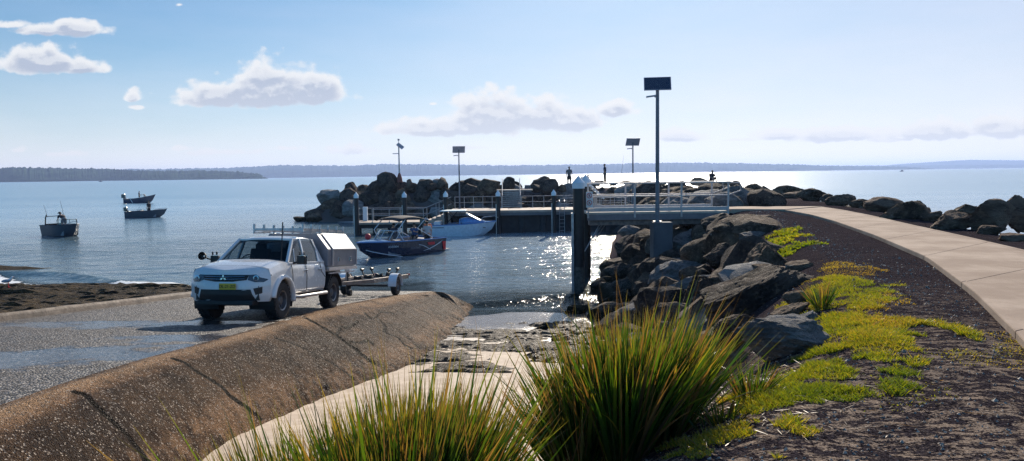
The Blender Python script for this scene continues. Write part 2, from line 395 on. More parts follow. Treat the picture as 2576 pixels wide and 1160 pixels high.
for wd, dp, pl in cracks:
    pts = []
    for (ax, ay), (bx, by) in zip(pl[:-1], pl[1:]):
        for k in range(14):
            q = k / 14; h = sb.ray_cast(CAM, ray(ax + (bx - ax) * q + rnd.uniform(-1.6, 1.6), ay + (by - ay) * q + rnd.uniform(-1.2, 1.2)))[0]
            if h is not None: pts.append(h)
    P_ = np.array([tuple(v) for v in pts])
    flat = SH.reshape(-1, 3); dmin = np.full(len(flat), 9.0)
    for q in P_: dmin = np.minimum(dmin, np.linalg.norm(flat - q, axis=1))
    g = np.exp(-(dmin / (wd * 1.6)) ** 2).reshape(NT_, NS_); crk = np.maximum(crk, g); SH[:, :, 2] -= g * dp * .6
m, t, b, o = newmat('weathered_aggregate_concrete'); p = pos(t)
v1 = t.voro(p, 62, out='Color'); vc = t.new('ShaderNodeSeparateColor'); t.set(vc.inputs[0], v1)
sc = t.noise(p, .9, 6, .65); sc2 = t.noise(p, 5, 6, .6)
basec = t.mix(t.smooth(t.math('MULTIPLY_ADD', sc, .6, t.math('MULTIPLY', sc2, .4)), .42, .58), (.048, .029, .020), (.27, .16, .09))
sa = t.new('ShaderNodeAttribute', attribute_name='lip').outputs['Fac']
fa = t.new('ShaderNodeAttribute', attribute_name='stain').outputs['Fac']; basec = t.mix(t.math('MULTIPLY', t.smooth(t.math('ADD', fa, t.math('MULTIPLY', sc, .8)), .75, 1.15), .75), basec, (.035, .024, .018)); basec = t.mix(t.math('MULTIPLY', sa, .85), basec, (.46, .30, .18))
spk = t.smooth(vc.outputs[0], .88, .96); basec = t.mix(t.math('MULTIPLY', spk, .7), basec, (.60, .52, .44))
dks = t.smooth(vc.outputs[1], .72, .9); basec = t.mix(t.math('MULTIPLY', dks, .7), basec, (.03, .024, .02))
ca = t.new('ShaderNodeAttribute', attribute_name='crack').outputs['Fac']
basec = t.mix(t.smooth(ca, .04, .30), basec, (.015, .012, .01)); t.set(b.inputs['Base Color'], basec)
t.set(b.inputs['Roughness'], t.smooth(vc.outputs[2], 0, 1, .35, .9))
b.inputs['Specular IOR Level'].default_value = .02
t.set(b.inputs['Normal'], t.bump(t.math('ADD', t.voro(p, 62), t.math('MULTIPLY', t.noise(p, 30, 5), 1.2)), 1.0, .03))
M_conc = m
shoulder = npmesh('ramp_shoulder', SH.reshape(-1, 3), gridfaces(NT_, NS_)[:, ::-1], M_conc)
attr(shoulder, 'crack', crk)
lip = np.exp(-((ss[None, :] - .06) / .10) ** 2) * (.35 + .65 * fbm(SH[:, :, 0] * 1.5, SH[:, :, 1] * 1.5, 3)); attr(shoulder, 'lip', lip)
stn = np.clip((ss[None, :] - .12) / .2, 0, 1) * np.clip((1.0 - ss[None, :]) / .35, 0, 1) * (.35 + .9 * fbm(SH[:, :, 0] * .8, SH[:, :, 1] * .5, 4)); attr(shoulder, 'stain', stn)
tag(shoulder, kind='structure', label='cracked brown concrete shoulder sloping from the boat ramp to the sand')
# ---- ramp slab
rx, ry = [], []
k_l = [ramp_hit(-160, 828), ramp_hit(0, 800), ramp_hit(250, 772), ramp_hit(490, 746), ramp_hit(700, 724)]
L0 = k_l[0]; L1 = k_l[3]; ldir = (L1 - L0).normalized()
rows = []
for a in np.linspace(0, 1, 240):
    y = 1.0 + a * 40; xr = float(np.interp(y, Cn[:, 1], Cn[:, 0])) + .02; xr = min(xr, -2.75 - max(0, y - 26.5) * .12)
    xl = L0.x + (y - L0.y) * ldir.x / ldir.y
    X = np.linspace(xl, xr, 90); Y = np.full(90, y) ; rows.append(np.stack([X, Y, ramp_z(X, Y) + (fbm(X * 1.1, Y * 1.1, 3) - .5) * .03], -1))
RV = np.array(rows)
m, t, b, o = newmat('wet_exposed_aggregate'); p = pos(t); v = t.new('ShaderNodeTexVoronoi'); t.set(v.inputs['Vector'], p); v.inputs['Scale'].default_value = 34
vc = t.new('ShaderNodeSeparateColor'); t.set(vc.inputs[0], v.outputs['Color'])
c_ = t.mix(t.smooth(vc.outputs[0], .62, .95), (.007, .006, .008), (.24, .21, .19)); c_ = t.mix(t.smooth(t.noise(p, .7, 5), .45, .62), c_, t.mix(.45, c_, (.06, .045, .035)))
spx = t.new('ShaderNodeSeparateXYZ'); t.set(spx.inputs[0], p)
def streak(cx, cy, ang, a_, b_):
    q = t.mapping(p, (1, 1, 1), loc=(-cx, -cy, 0)); r_ = t.new('ShaderNodeVectorRotate', rotation_type='Z_AXIS'); t.set(r_.inputs['Vector'], q); r_.inputs['Angle'].default_value = ang
    s_ = t.new('ShaderNodeSeparateXYZ'); t.set(s_.inputs[0], r_.outputs[0]); x_ = t.math('DIVIDE', s_.outputs[0], a_); y_ = t.math('DIVIDE', s_.outputs[1], b_)
    return t.math('SUBTRACT', 1.0, t.math('ADD', t.math('MULTIPLY', x_, x_), t.math('MULTIPLY', y_, y_)))
w1 = ramp_hit(60, 900); w2 = ramp_hit(330, 815); w3 = ramp_hit(470, 850)
wetm = t.math('MAXIMUM', streak(w1.x, w1.y, -.35, 3.2, 1.3), t.math('MAXIMUM', streak(w2.x, w2.y, -.1, 3.6, 1.0), streak(w3.x, w3.y, -.2, 1.6, .8)))
wet = t.smooth(t.math('ADD', wetm, t.math('MULTIPLY', t.math('SUBTRACT', t.noise(p, 1.3, 6, .6), .5), 3.2)), .2, .75)
wet2 = t.math('MULTIPLY', wet, .92)
t.set(b.inputs['Base Color'], c_); rr__ = t.new('ShaderNodeMix'); t.set(rr__.inputs[0], wet2); t.set(rr__.inputs[2], t.smooth(vc.outputs[1], 0, 1, .45, .85)); rr__.inputs[3].default_value = .1; t.set(b.inputs['Roughness'], rr__.outputs[0])
bh = t.math('MULTIPLY', t.math('SUBTRACT', 1.0, v.outputs['Distance']), t.math('SUBTRACT', 1.0, wet2))
t.set(b.inputs['Normal'], t.bump(t.math('ADD', bh, t.math('MULTIPLY', t.noise(p, 90, 2), .12)), .9, .03))
M_ramp = m
ramp = npmesh('boat_ramp', RV.reshape(-1, 3), gridfaces(240, 90), M_ramp); tag(ramp, kind='structure', label='dark wet exposed-aggregate boat ramp running down into the water')
# kerb along the left side of the ramp
kb = MB(); a0 = L0 - ldir * 6; q = []
for i in range(70):
    pp = a0 + ldir * (i * .55); pp = Vector((pp.x, pp.y, float(ramp_z(pp.x, pp.y)))); w_ = rnd.uniform(-.015, .015)
    q.append([pp + Vector((.02 + w_, 0, -.3)), pp + Vector((.0 + w_, 0, .09)), pp + Vector((-.05, 0, .15 + w_)), pp + Vector((-.22, 0, .15 - w_)), pp + Vector((-.30 + w_, 0, .08)), pp + Vector((-.32, 0, -.4))])
kb.grid(q, flip=True); M_kerb = plain('old_kerb_concrete', (.17, .13, .10), .8, 0, 1.0, 25, .4, 3)
kerb = kb.build('kerb', M_kerb, smooth=True); tag(kerb, kind='structure', label='low worn concrete kerb along the left edge of the boat ramp')
# ---- beach
X, Y = region((-6, 7.5), (4, 34), .14); Z = sand_z(X, Y) + (fbm(X * .7, Y * .7, 3) - .5) * .06 + (fbm(X * 6, Y * 9, 3) - .5) * .014
keep = (land_z(X, Y) - .5 < Z) & (X > np.interp(Y, Cn[:, 1], Cn[:, 0]) + .25) & (X > np.interp(Y, SH[:, 60, 1], SH[:, 60, 0]) - .1)
V, Fq, used = cull(X, Y, Z, keep)
m, t, b, o = newmat('beach_sand'); p = pos(t); spp = t.new('ShaderNodeSeparateXYZ'); t.set(spp.inputs[0], p)
n = t.noise(p, 3, 6, .6); g = t.noise(p, 180, 2)
c_ = t.mix(t.smooth(n, .35, .65), (.42, .32, .235), (.56, .45, .34)); wetf = t.smooth(t.math('ADD', spp.outputs[2], t.math('MULTIPLY', n, .15)), .16, .42)
c_ = t.mix(t.smooth(t.noise(t.mapping(p, (1, 3.5, 1)), 5, 6, .65), .66, .72), c_, (.14, .10, .07))
c_ = t.mix(wetf, (.19, .15, .12), c_); t.set(b.inputs['Base Color'], c_); t.set(b.inputs['Roughness'], t.math('MULTIPLY_ADD', wetf, .68, .14))
t.set(b.inputs['Normal'], t.bump(t.math('ADD', t.noise(t.mapping(p, (1, 2, 1)), 8, 4), t.math('MULTIPLY', g, .2)), .35, .03))
beach = npmesh('sand', V, Fq, m); tag(beach, kind='structure', label='pale sand cove between the ramp shoulder and the boulders')
# ---- layered rock ledges rising through the sand
def ledge(name, poly_px, hgt, stretch, label, mat, zf=None, step=.07, thr=.5, amp=1.0):
    P = np.array([(on_z(px, py, zz).x, on_z(px, py, zz).y) for px, py, zz in poly_px])
    x0, y0 = P.min(0) - .4; x1, y1 = P.max(0) + .4
    X, Y = region((x0, x1), (y0, y1), step); sd = poly_sd(X, Y, P) + (fbm(X * 1.3, Y * 1.6, 4) - .5) * 1.6
    base = (zf or sand_z)(X, Y)
    n = fbm(X * stretch[0], Y * stretch[1], 5, .6); st = np.floor(n * 9) / 9 * .6 + n * .4
    up_ = np.clip(sd / .5, -1, 1) * .5 + (st - thr) * 2.2 * amp
    Z = base + np.clip(up_, -.5, .6) * hgt * .6 + (fbm(X * 11, Y * 14, 3) - .5) * .05
    keep = Z > base - .25
    V, Fq, used = cull(X, Y, Z, keep); ob = npmesh(name, V, Fq, mat, smooth=False); tag(ob, kind='structure', label=label); return ob
def rockmat(name, c1, c2, c3, sc=1.0,  rough=(.35, .9), stre=(1, 1, 1), objsp=False, bump=1.0, lichen=None):
    m, t, b, o = newmat(name); co = pos(t); q = t.mapping(co, stre)
    n1 = t.noise(q, 1.6 * sc, 8, .65); n2 = t.noise(q, 9 * sc, 7, .7); n3 = t.noise(q, 40 * sc, 4, .7)
    c_ = t.mix(t.smooth(n1, .38, .62), c1, c2); c_ = t.mix(t.math('MULTIPLY', t.smooth(n2, .5, .72), .7), c_, c3)
    c_ = t.mix(t.smooth(n3, .3, .75, 0, .45), c_, c1)
    if lichen: c_ = t.mix(t.smooth(t.noise(co, 2.4 * sc, 5, .6), .64, .70), c_, lichen)
    t.set(b.inputs['Base Color'], c_); t.set(b.inputs['Roughness'], t.smooth(n2, .3, .7, rough[0], rough[1]))
    h = t.math('ADD', t.math('MULTIPLY', n2, 1.0), t.math('MULTIPLY', n3, .35)); h = t.math('ADD', h, t.math('MULTIPLY', n1, 1.2))
    b.inputs['Specular IOR Level'].default_value = .06; t.set(b.inputs['Normal'], t.bump(h, bump, .16 / sc))
    if objsp:
        sz_ = t.new('ShaderNodeSeparateXYZ'); t.set(sz_.inputs[0], pos(t)); lv = t.math('ADD', sz_.outputs[2], t.math('MULTIPLY', t.math('SUBTRACT', t.noise(pos(t), 2.2, 4), .5), .7))
        c2_ = t.mix(t.smooth(lv, .25, .75, 1, 0), c_, t.mix(n2, (.008, .009, .008), (.03, .035, .02))); bar = t.math('MULTIPLY', t.smooth(lv, .35, .55), t.smooth(lv, .95, .70, 0, 1)); c2_ = t.mix(t.math('MULTIPLY', t.math('MULTIPLY', bar, t.smooth(t.noise(pos(t), 45, 3, .7), .5, .6)), .6), c2_, (.34, .31, .27)); t.set(b.inputs['Base Color'], c2_)
    return m
M_ledge = rockmat('wet_ledge_rock', (.045, .034, .027), (.20, .15, .11), (.40, .31, .22), 1.6, (.25, .8), (1, 3, 1))
ledge('ledge_band', [(1105,815,.15),(1330,835,.12),(1345,856,.15),(1240,852,.18),(1095,838,.2)], .17, (.9, 4.5), 'thin dark rock ledge crossing the sand nearest the water', M_ledge)
ledge('ledge_band', [(1080,858,.2),(1300,874,.2),(1300,896,.25),(1060,882,.28)], .15, (.9, 4.5), 'pitted brown rock ledge in the middle of the sand cove', M_ledge, thr=.55)
ledge('ledge_band', [(1040,892,.25),(1270,918,.3),(1270,946,.35),(1110,944,.4),(1030,915,.33)], .20, (.8, 4.0), 'wide dark seaweed-covered ledge at the edge of the smooth sand', M_ledge)
ledge('ledge_band', [(1330,820,.1),(1480,810,.1),(1560,850,.2),(1480,930,.3),(1340,925,.3),(1290,880,.2)], .26, (1.0, 3.0), 'broken wet rock ledge at the foot of the boulders', M_ledge)
# ---- rock shelf left of the ramp
def shelf_z(X, Y): return np.interp(Y + (X + 10) * .38, [6, 14, 20, 25, 28.5, 30.5], [1.85, 1.3, .88, .48, .16, -.7])
X, Y = region((-44, -8.6), (9, 43), .13)
xe = L0.x + (Y - L0.y) * ldir.x / ldir.y - .2
n1 = fbm(X * .35, Y * 1.6, 5, .6); st = np.floor(n1 * 14) / 14
edge = (fbm(X * .25, Y * .3, 4) - .5) * 4
Z = shelf_z(X, Y + edge) + (st - .5) * .42 + (fbm(X * 3, Y * 9, 4, .6) - .5) * .13 + .03
fade = np.clip((xe - X) / 1.5, 0, 1); Z = Z * fade + (ramp_z(X, Y) + .02) * (1 - fade)
V, Fq, used = cull(X, Y, Z, (X < xe + .1) & (Z > -.5))
M_shelf = rockmat('seaweed_rock_shelf', (.018, .013, .010), (.12, .08, .04), (.38, .25, .10), 1.1, (.35, .85), (.6, 3.0, 1), bump=1.0)
shelf = npmesh('rock_shelf', V, Fq, M_shelf, smooth=False); tag(shelf, kind='structure', label='flat layered brown rock shelf with seaweed left of the ramp')
X, Y = region((-48, -18), (36, 47), .25); P = np.array([(-44, 38.2), (-29, 38.2), (-23.5, 39.0), (-28, 40.8), (-44, 43)])
sd = poly_sd(X, Y, P); Z = np.clip(sd * .25, -.5, .18) + (fbm(X * .8, Y * 2, 4) - .5) * .25
V, Fq, used = cull(X, Y, Z, Z > -.4); o_ = npmesh('rock_shelf', V, Fq, M_shelf, smooth=False); tag(o_, kind='structure', label='small low reef patch just off the rock shelf')
# ---- water
wx = np.concatenate([[-13000, -5000, -2000, -800, -300, -150, -90], spaced((-60, 40, .6)), [60, 100, 200, 400, 900, 2500, 6000, 13000]])
wy = np.concatenate([[-13000, -3000, -500, -60], spaced((10, 60, .3)), spaced((60, 160, 2.0)), [200, 300, 500, 900, 2000, 5000, 13000]])
WX, WY = np.meshgrid(wx, wy); WZ = np.zeros_like(WX)
swell = (np.abs(WX) < 200) & (WY > 5) & (WY < 300)
WZ = np.where(swell, (fbm(WX * .25 + WY * .1, WY * .8, 3) - .5) * .10, 0)
# small breakers near the shore
WZ += .14 * np.exp(-((WY - (27.0 + .12 * WX + .5 * np.sin(WX * .9))) / .28) ** 2) * ((WX > -1.6) & (WX < 2.5))
br = .16 * np.exp(-((WY - (31.0 - .38 * (WX + 10) + .8 * np.sin(WX * .5))) / .45) ** 2) * (WX < -10) * (WX > -28) * (fbm(WX * .4, WY * .2, 2) > .4); WZ += br
near_ = (np.abs(WX) < 60) & (WY > 5) & (WY < 120)
depth = np.where(near_, 3.0, 9.0)
solidz = np.maximum.reduce([land_z(WX, WY), np.where((WX > -6) & (WX < 8), sand_z(WX, WY), -3), np.where((WX < -3.0) & (WX > -11), ramp_z(WX, WY), -3),
    np.where((WX < -10), shelf_z(WX, WY + (fbm(WX * .25, WY * .3, 4) - .5) * 4) + .1, -3)])
depth = np.where(near_, -solidz, 9)
foam = np.clip(1 - np.abs(depth - .08) / .30, 0, 1) * (depth > -.3); foam = foam * np.where(WX < -11, 1.25, np.where(WX < -1.5, .2, .55)) + br * 3.0
m, t, b, o = newmat('sea_water'); p = pos(t); geo = t.new('ShaderNodeSeparateXYZ'); t.set(geo.inputs[0], p)
dist = t.math('SQRT', t.math('ADD', t.math('MULTIPLY', geo.outputs[0], geo.outputs[0]), t.math('MULTIPLY', geo.outputs[1], geo.outputs[1])))
q1 = t.mapping(p, (.55, 1.0, 1), rot=(0, 0, R(-12))); q2 = t.mapping(p, (.8, 1.0, 1), rot=(0, 0, R(24)))
wv = t.math('ADD', t.noise(q1, 1.5, 5, .55, dist=.4), t.math('MULTIPLY', t.noise(q2, 4.5, 3, .55, dist=.6), .28))
wv2 = t.noise(t.mapping(p, (.3, 1, 1), rot=(0, 0, R(5))), .14, 3, .5)
q3 = t.mapping(p, (.7, 1.3, 1)); wv = t.math('ADD', wv, t.math('MULTIPLY', t.noise(q3, .55, 3, .5), .9)); calm = t.smooth(t.noise(t.mapping(p, (.10, 1, 1)), .035, 4, .6), .40, .62, .45, 1.15)
hgt = t.math('ADD', t.math('MULTIPLY', wv, calm), t.math('MULTIPLY', wv2, 1.2))
t.set(b.inputs['Normal'], t.bump(hgt, 1.0, WAVE_H))
dp = t.new('ShaderNodeAttribute', attribute_name='depth').outputs['Fac']; fm = t.new('ShaderNodeAttribute', attribute_name='foam').outputs['Fac']
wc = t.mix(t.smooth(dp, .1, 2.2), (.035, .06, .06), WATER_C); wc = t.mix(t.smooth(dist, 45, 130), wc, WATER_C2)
fmask = t.smooth(t.math('ADD', t.math('MULTIPLY', fm, .9), t.math('MULTIPLY', t.noise(t.mapping(p, (1, 2, 1)), 4, 7, .7), .9)), .98, 1.12)
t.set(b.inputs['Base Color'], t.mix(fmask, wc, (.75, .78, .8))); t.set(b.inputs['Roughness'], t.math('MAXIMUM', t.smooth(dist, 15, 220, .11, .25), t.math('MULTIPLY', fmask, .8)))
b.inputs['IOR'].default_value = 1.42
tr = t.new('ShaderNodeBsdfTransparent'); tr.inputs[0].default_value = (.75, .85, .85, 1)
mx = t.new('ShaderNodeMixShader'); fr = t.new('ShaderNodeFresnel'); fr.inputs[0].default_value = 1.33
t.set(mx.inputs[0], t.math('MAXIMUM', t.smooth(dp, -.05, .55), t.math('MAXIMUM', fr.outputs[0], fmask), clamp=True)); t.l.new(tr.outputs[0], mx.inputs[1]); t.l.new(b.outputs[0], mx.inputs[2]); t.l.new(mx.outputs[0], o.inputs[0])
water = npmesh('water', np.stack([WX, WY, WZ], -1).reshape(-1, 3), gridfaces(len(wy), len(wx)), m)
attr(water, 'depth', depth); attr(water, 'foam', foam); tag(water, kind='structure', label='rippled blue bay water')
# ---- path
pL = [(6.9, 0), ] ; M_path = None
Lp = [on_z(*q, TOP) for q in ((2790, 1160), (2576, 868), (2450, 742), (2330, 652), (2200, 596), (2100, 560), (2040, 543), (1975, 531))]
Rp = [on_z(*q, TOP) for q in ((3600, 900), (2900, 710), (2576, 635), (2430, 600), (2300, 571), (2190, 545), (2120, 531), (2068, 523))]
n = 8; rows = []; pf = []
Ld, _ = resample(Lp, 80); Rd, _ = resample(Rp, 80)
m, t, b, o = newmat('path_concrete'); p = pos(t); n1 = t.noise(p, 1.1, 6, .65); n2 = t.noise(p, 60, 3)
c_ = t.mix(t.smooth(n1, .35, .7), (.35, .265, .205), (.50, .395, .31)); c_ = t.mix(t.smooth(n2, .55, .8, 0, .4), c_, (.2, .16, .12))
c_ = t.mix(t.smooth(t.noise(p, 7, 3), .70, .74, 0, .5), c_, (.16, .13, .1))
t.set(b.inputs['Base Color'], c_); b.inputs['Roughness'].default_value = .85; b.inputs['Specular IOR Level'].default_value = .03; t.set(b.inputs['Normal'], t.bump(n2, .4, .01)); M_path = m
pb = MB(); bl = list(range(0, 81, 10)); zt = TOP + .05
for i0 in range(0, 80, 10):
    i1 = min(i0 + 10, 79)
    if i1 <= i0: break
    a = i0 + (.05 if i0 else 0); idx = np.linspace(a, i1 - .05, 9)
    g_ = lambda P_, k: np.array([np.interp(k, np.arange(80), P_[:, c]) for c in range(3)])
    A = [g_(Ld, k) for k in idx]; B = [g_(Rd, k) for k in idx]
    rows = []
    for l_, r_ in zip(A, B):
        l_ = Vector(l_); r_ = Vector(r_); e = (r_ - l_).normalized() * .14
        rows.append([Vector((l_.x, l_.y, TOP - .12)), Vector((l_.x, l_.y, zt - .012)), Vector((l_.x, l_.y, zt)) + e * .08, Vector((l_.x, l_.y, zt)) + e, Vector((l_.x, l_.y, zt - .008)) + e * 1.08, Vector((r_.x, r_.y, zt - .008)) - e * 1.08, Vector((r_.x, r_.y, zt)) - e, Vector((r_.x, r_.y, zt)) , Vector((r_.x, r_.y, TOP - .12))])
    pb.grid(rows)
    pb.add(rows[0], [tuple(range(9))]); pb.add(rows[-1], [tuple(range(9))[::-1]])
# leg of the path turning to the jetty platform
q = [on_z(1975, 531, TOP), on_z(2068, 523, TOP), on_z(1900, 522.5, TOP), on_z(1830, 521, TOP), on_z(1812, 528, TOP), on_z(1890, 530, TOP)]
gp = [Vector((8.5, 30.3, 0)), Vector((Ld[-1][0] , Ld[-1][1] + .02, 0)), Vector((Rd[-1][0], Rd[-1][1] + .02, 0)), Vector((8.5, 32.6, 0))]
pb.prism([Vector((v_.x, v_.y, TOP - .1)) for v_ in gp], (0, 0, .168))
path = pb.build('path', M_path); tag(path, kind='structure', label='curved pale concrete footpath with raised edges and joints')
# ---- far hills
def hills(name, px0, px1, D, prof, mat, seed, thick, label, tree=8):
    n = 700; az = np.linspace((px0 - CX) / F, (px1 - CX) / F, n); rows = []
    pxs = az * F + CX; hz = 438 - (pxs - CX) * .0132
    top = np.interp(pxs, [q[0] for q in prof], [q[1] for q in prof]); Hh = np.maximum((hz - top) / F * D, -3) 
    X0 = az * D
    bumpy = (fbm(pxs * .12 + seed, pxs * 0, 3, .6) - .5) * tree * 1.0 + (vnoise(pxs * .5 + seed, pxs * 0 + 3) - .5) * tree * .7
    for k, (dd, hh) in enumerate(((0, -3), (.0, .12), (.05, .45), (.15, .75), (.3, .93), (.45, 1.0), (.6, .97), (1, .2))):
        DD = 1 + dd * thick / D; z = np.where(k == 0, -3, Hh * hh * (1 if k < 5 else DD)) + (bumpy * min(1, max(0, hh)) if k else 0)
        rows.append(np.stack([X0 * DD, np.full(n, D * DD) + 60 * np.sin(pxs * .02 + seed), z + (k > 0) * (vnoise(pxs * .4, pxs * 0 + k * 7) - .5) * tree * .5 * (Hh > 1)], -1))
    ob = npmesh(name, np.array(rows).reshape(-1, 3), gridfaces(len(rows), n)[:, ::-1], mat, smooth=False); tag(ob, kind='structure', label=label); return ob
def forest(name, c1, c2, sc):
    m, t, b, o = newmat(name); n = t.noise(pos(t), sc, 8, .65); t.set(b.inputs['Base Color'], t.mix(t.smooth(n, .38, .62), c1, c2)); b.inputs['Roughness'].default_value = 1; b.inputs['Specular IOR Level'].default_value = 0; return m
M_far = forest('far_forest', (.018, .035, .02), (.05, .075, .04), .012); M_near = forest('near_forest', (.010, .025, .012), (.035, .06, .03), .02)
hills('hills', -500, 720, 2500, [(-500,418),(0,420),(40,419),(90,418),(150,420),(250,421),(330,425),(420,427),(520,426),(600,430),(660,434),(690,446),(720,455)], M_near, 3, 700, 'dark wooded headland on the left shore of the bay', 6)
hills('hills', 200, 2350, 5200, [(200,424),(420,424),(560,421),(700,415),(860,415),(980,412),(1100,412),(1280,415),(1400,414),(1540,411),(1700,408),(1850,409),(1960,412),(2060,415),(2160,416),(2260,418),(2350,424)], M_far, 9, 1500, 'long low wooded hills across the bay', 9)
hills('hills', 1800, 3300, 7000, [(1800,428),(1950,418),(2100,416.5),(2250,415),(2400,414),(2576,413),(3300,408)], M_far, 5, 1500, 'faint low shoreline far away on the right', 8)
hills('hills', 2150, 3300, 8300, [(2150,424),(2260,412),(2350,406),(2450,401),(2520,402),(2576,403),(3300,402)], M_far, 15, 700, 'very faint distant mountain behind the right shoreline', 2)
# ---- haze
if HAZE > 0:
    hb = MB(); hb.box((0, 0, 43.5), (27000, 27000, 95)); m = bpy.data.materials.new('haze_air'); m.use_nodes = True; t = NT(m.node_tree)
    m.node_tree.nodes.remove(m.node_tree.nodes['Principled BSDF']); pv = t.new('ShaderNodeVolumePrincipled'); pv.inputs['Color'].default_value = HAZE_C; pv.inputs['Density'].default_value = HAZE; pv.inputs['Anisotropy'].default_value = .35
    t.l.new(pv.outputs[0], m.node_tree.nodes['Material Output'].inputs['Volume']); hz_ = hb.build('haze', m); tag(hz_, kind='stuff', label='thin blue sea haze over the whole bay')
BV = {'ground': bvh_of(ground), 'sand': bvh_of(beach), 'shoulder': bvh_of(shoulder)}
def hit(px, py, which=('ground', 'sand')):
    d = ray(px, py); best = None
    for k in which:
        h = BV[k].ray_cast(CAM, d)
        if h[0] is not None and (best is None or (h[0] - CAM).length < (best - CAM).length): best = h[0]
    w = on_z(px, py, 0) if d.z < 0 else None
    if w is not None and (best is None or (w - CAM).length < (best - CAM).length): best = w
    return best
def down(x, y, which=('ground', 'sand')):
    z = -3
    for k in which:
        h = BV[k].ray_cast(Vector((x, y, 50)), Vector((0, 0, -1)))
        if h[0] is not None: z = max(z, h[0].z)
    return z
# ---------------------------------------------------------------- boulders
def rock_mesh(seed, sub=4, kind='block', nz=.075):
    q = random.Random(seed); bm = bmesh.new(); bmesh.ops.create_icosphere(bm, subdivisions=sub, radius=1.0)
    cuts = []
    n = {'block': 13, 'round': 16, 'slab': 12, 'pyr': 10}[kind]
    for i in range(n):
        d = Vector((q.gauss(0, 1), q.gauss(0, 1), q.gauss(0, .8))).normalized(); cuts.append((d, q.uniform(.52, .82) if kind != 'round' else q.uniform(.68, .9)))
    if kind == 'slab': cuts += [(Vector((q.uniform(-.1, .1), q.uniform(-.25, .0), 1)).normalized(), .48), (Vector((0, -.9, .2)).normalized(), .6)]
    if kind == 'pyr': cuts += [(Vector((-.74, q.uniform(-.3, .1), .62)).normalized(), .40), (Vector((.62, q.uniform(-.3, 0), .74)).normalized(), .44), (Vector((.1, -.8, .5)).normalized(), .45)]
    ax = Vector((q.gauss(0, .3), q.gauss(0, .3), 1)).normalized(); off = Vector((q.uniform(-50, 50), q.uniform(-50, 50), q.uniform(-50, 50)))
    for v in bm.verts:
        p = v.co.copy()
        for d, c in cuts:
            t = p.dot(d) - c
            if t > 0: p -= d * t * .985
        w = p + off
        s = noise.fractal(w * 1.3, .6, 2.1, 5) * nz + noise.noise(w * 5.5) * nz * .25
        lay = p.dot(ax) * 6.5 + noise.noise(w * 1.1) * 1.1; lay = abs(lay - math.floor(lay) - .5) * 2
        s += (lay ** 3) * -.055 + noise.noise(w * 13) * .016 - max(0, .12 - abs(noise.noise(w * 2.3))) * .55 * nz / .075 * .6
        v.co = p + p.normalized() * s
    me = bpy.data.meshes.new('boulder'); bm.to_mesh(me); bm.free()
    me.polygons.foreach_set('use_smooth', [True] * len(me.polygons)); me.set_sharp_from_angle(angle=R(28)); return me
MR = [rockmat('dark_basalt', (.032, .026, .025), (.12, .092, .078), (.34, .25, .18), 1.0, (.7, 1.0), objsp=True, bump=.9),
      rockmat('brown_sandstone_rock', (.055, .038, .029), (.22, .155, .11), (.46, .33, .23), 1.0, (.7, 1.0), objsp=True, bump=.9, lichen=(.30, .28, .25)),
      rockmat('grey_lichen_rock', (.16, .155, .155), (.34, .33, .32), (.50, .48, .45), 1.0, (.7, 1.0), (1, 1, 2.2), objsp=True, bump=1.0),
      rockmat('pinkish_rock', (.12, .08, .06), (.30, .21, .16), (.46, .35, .27), 1.0, (.7, 1.0), (1, 1, 2.5), objsp=True, bump=1.0)]
_rm = {}
def rmesh(seed, sub, kind, mi):
    k = (seed, sub, kind, mi)
    if k not in _rm:
        me = rock_mesh(seed, sub, kind); me.materials.append(MR[mi]); _rm[k] = me
    return _rm[k]
def rock(c, sz, rot, seed, kind, mi, label, group, sub=4, name='boulder'):
    o = bpy.data.objects.new(name, rmesh(seed, sub, kind, mi)); COL.objects.link(o)
    o.location = c; o.scale = sz; o.rotation_euler = rot; return tag(o, label, 'boulder', group)
GB = 'boulders on the bank beside the platform'
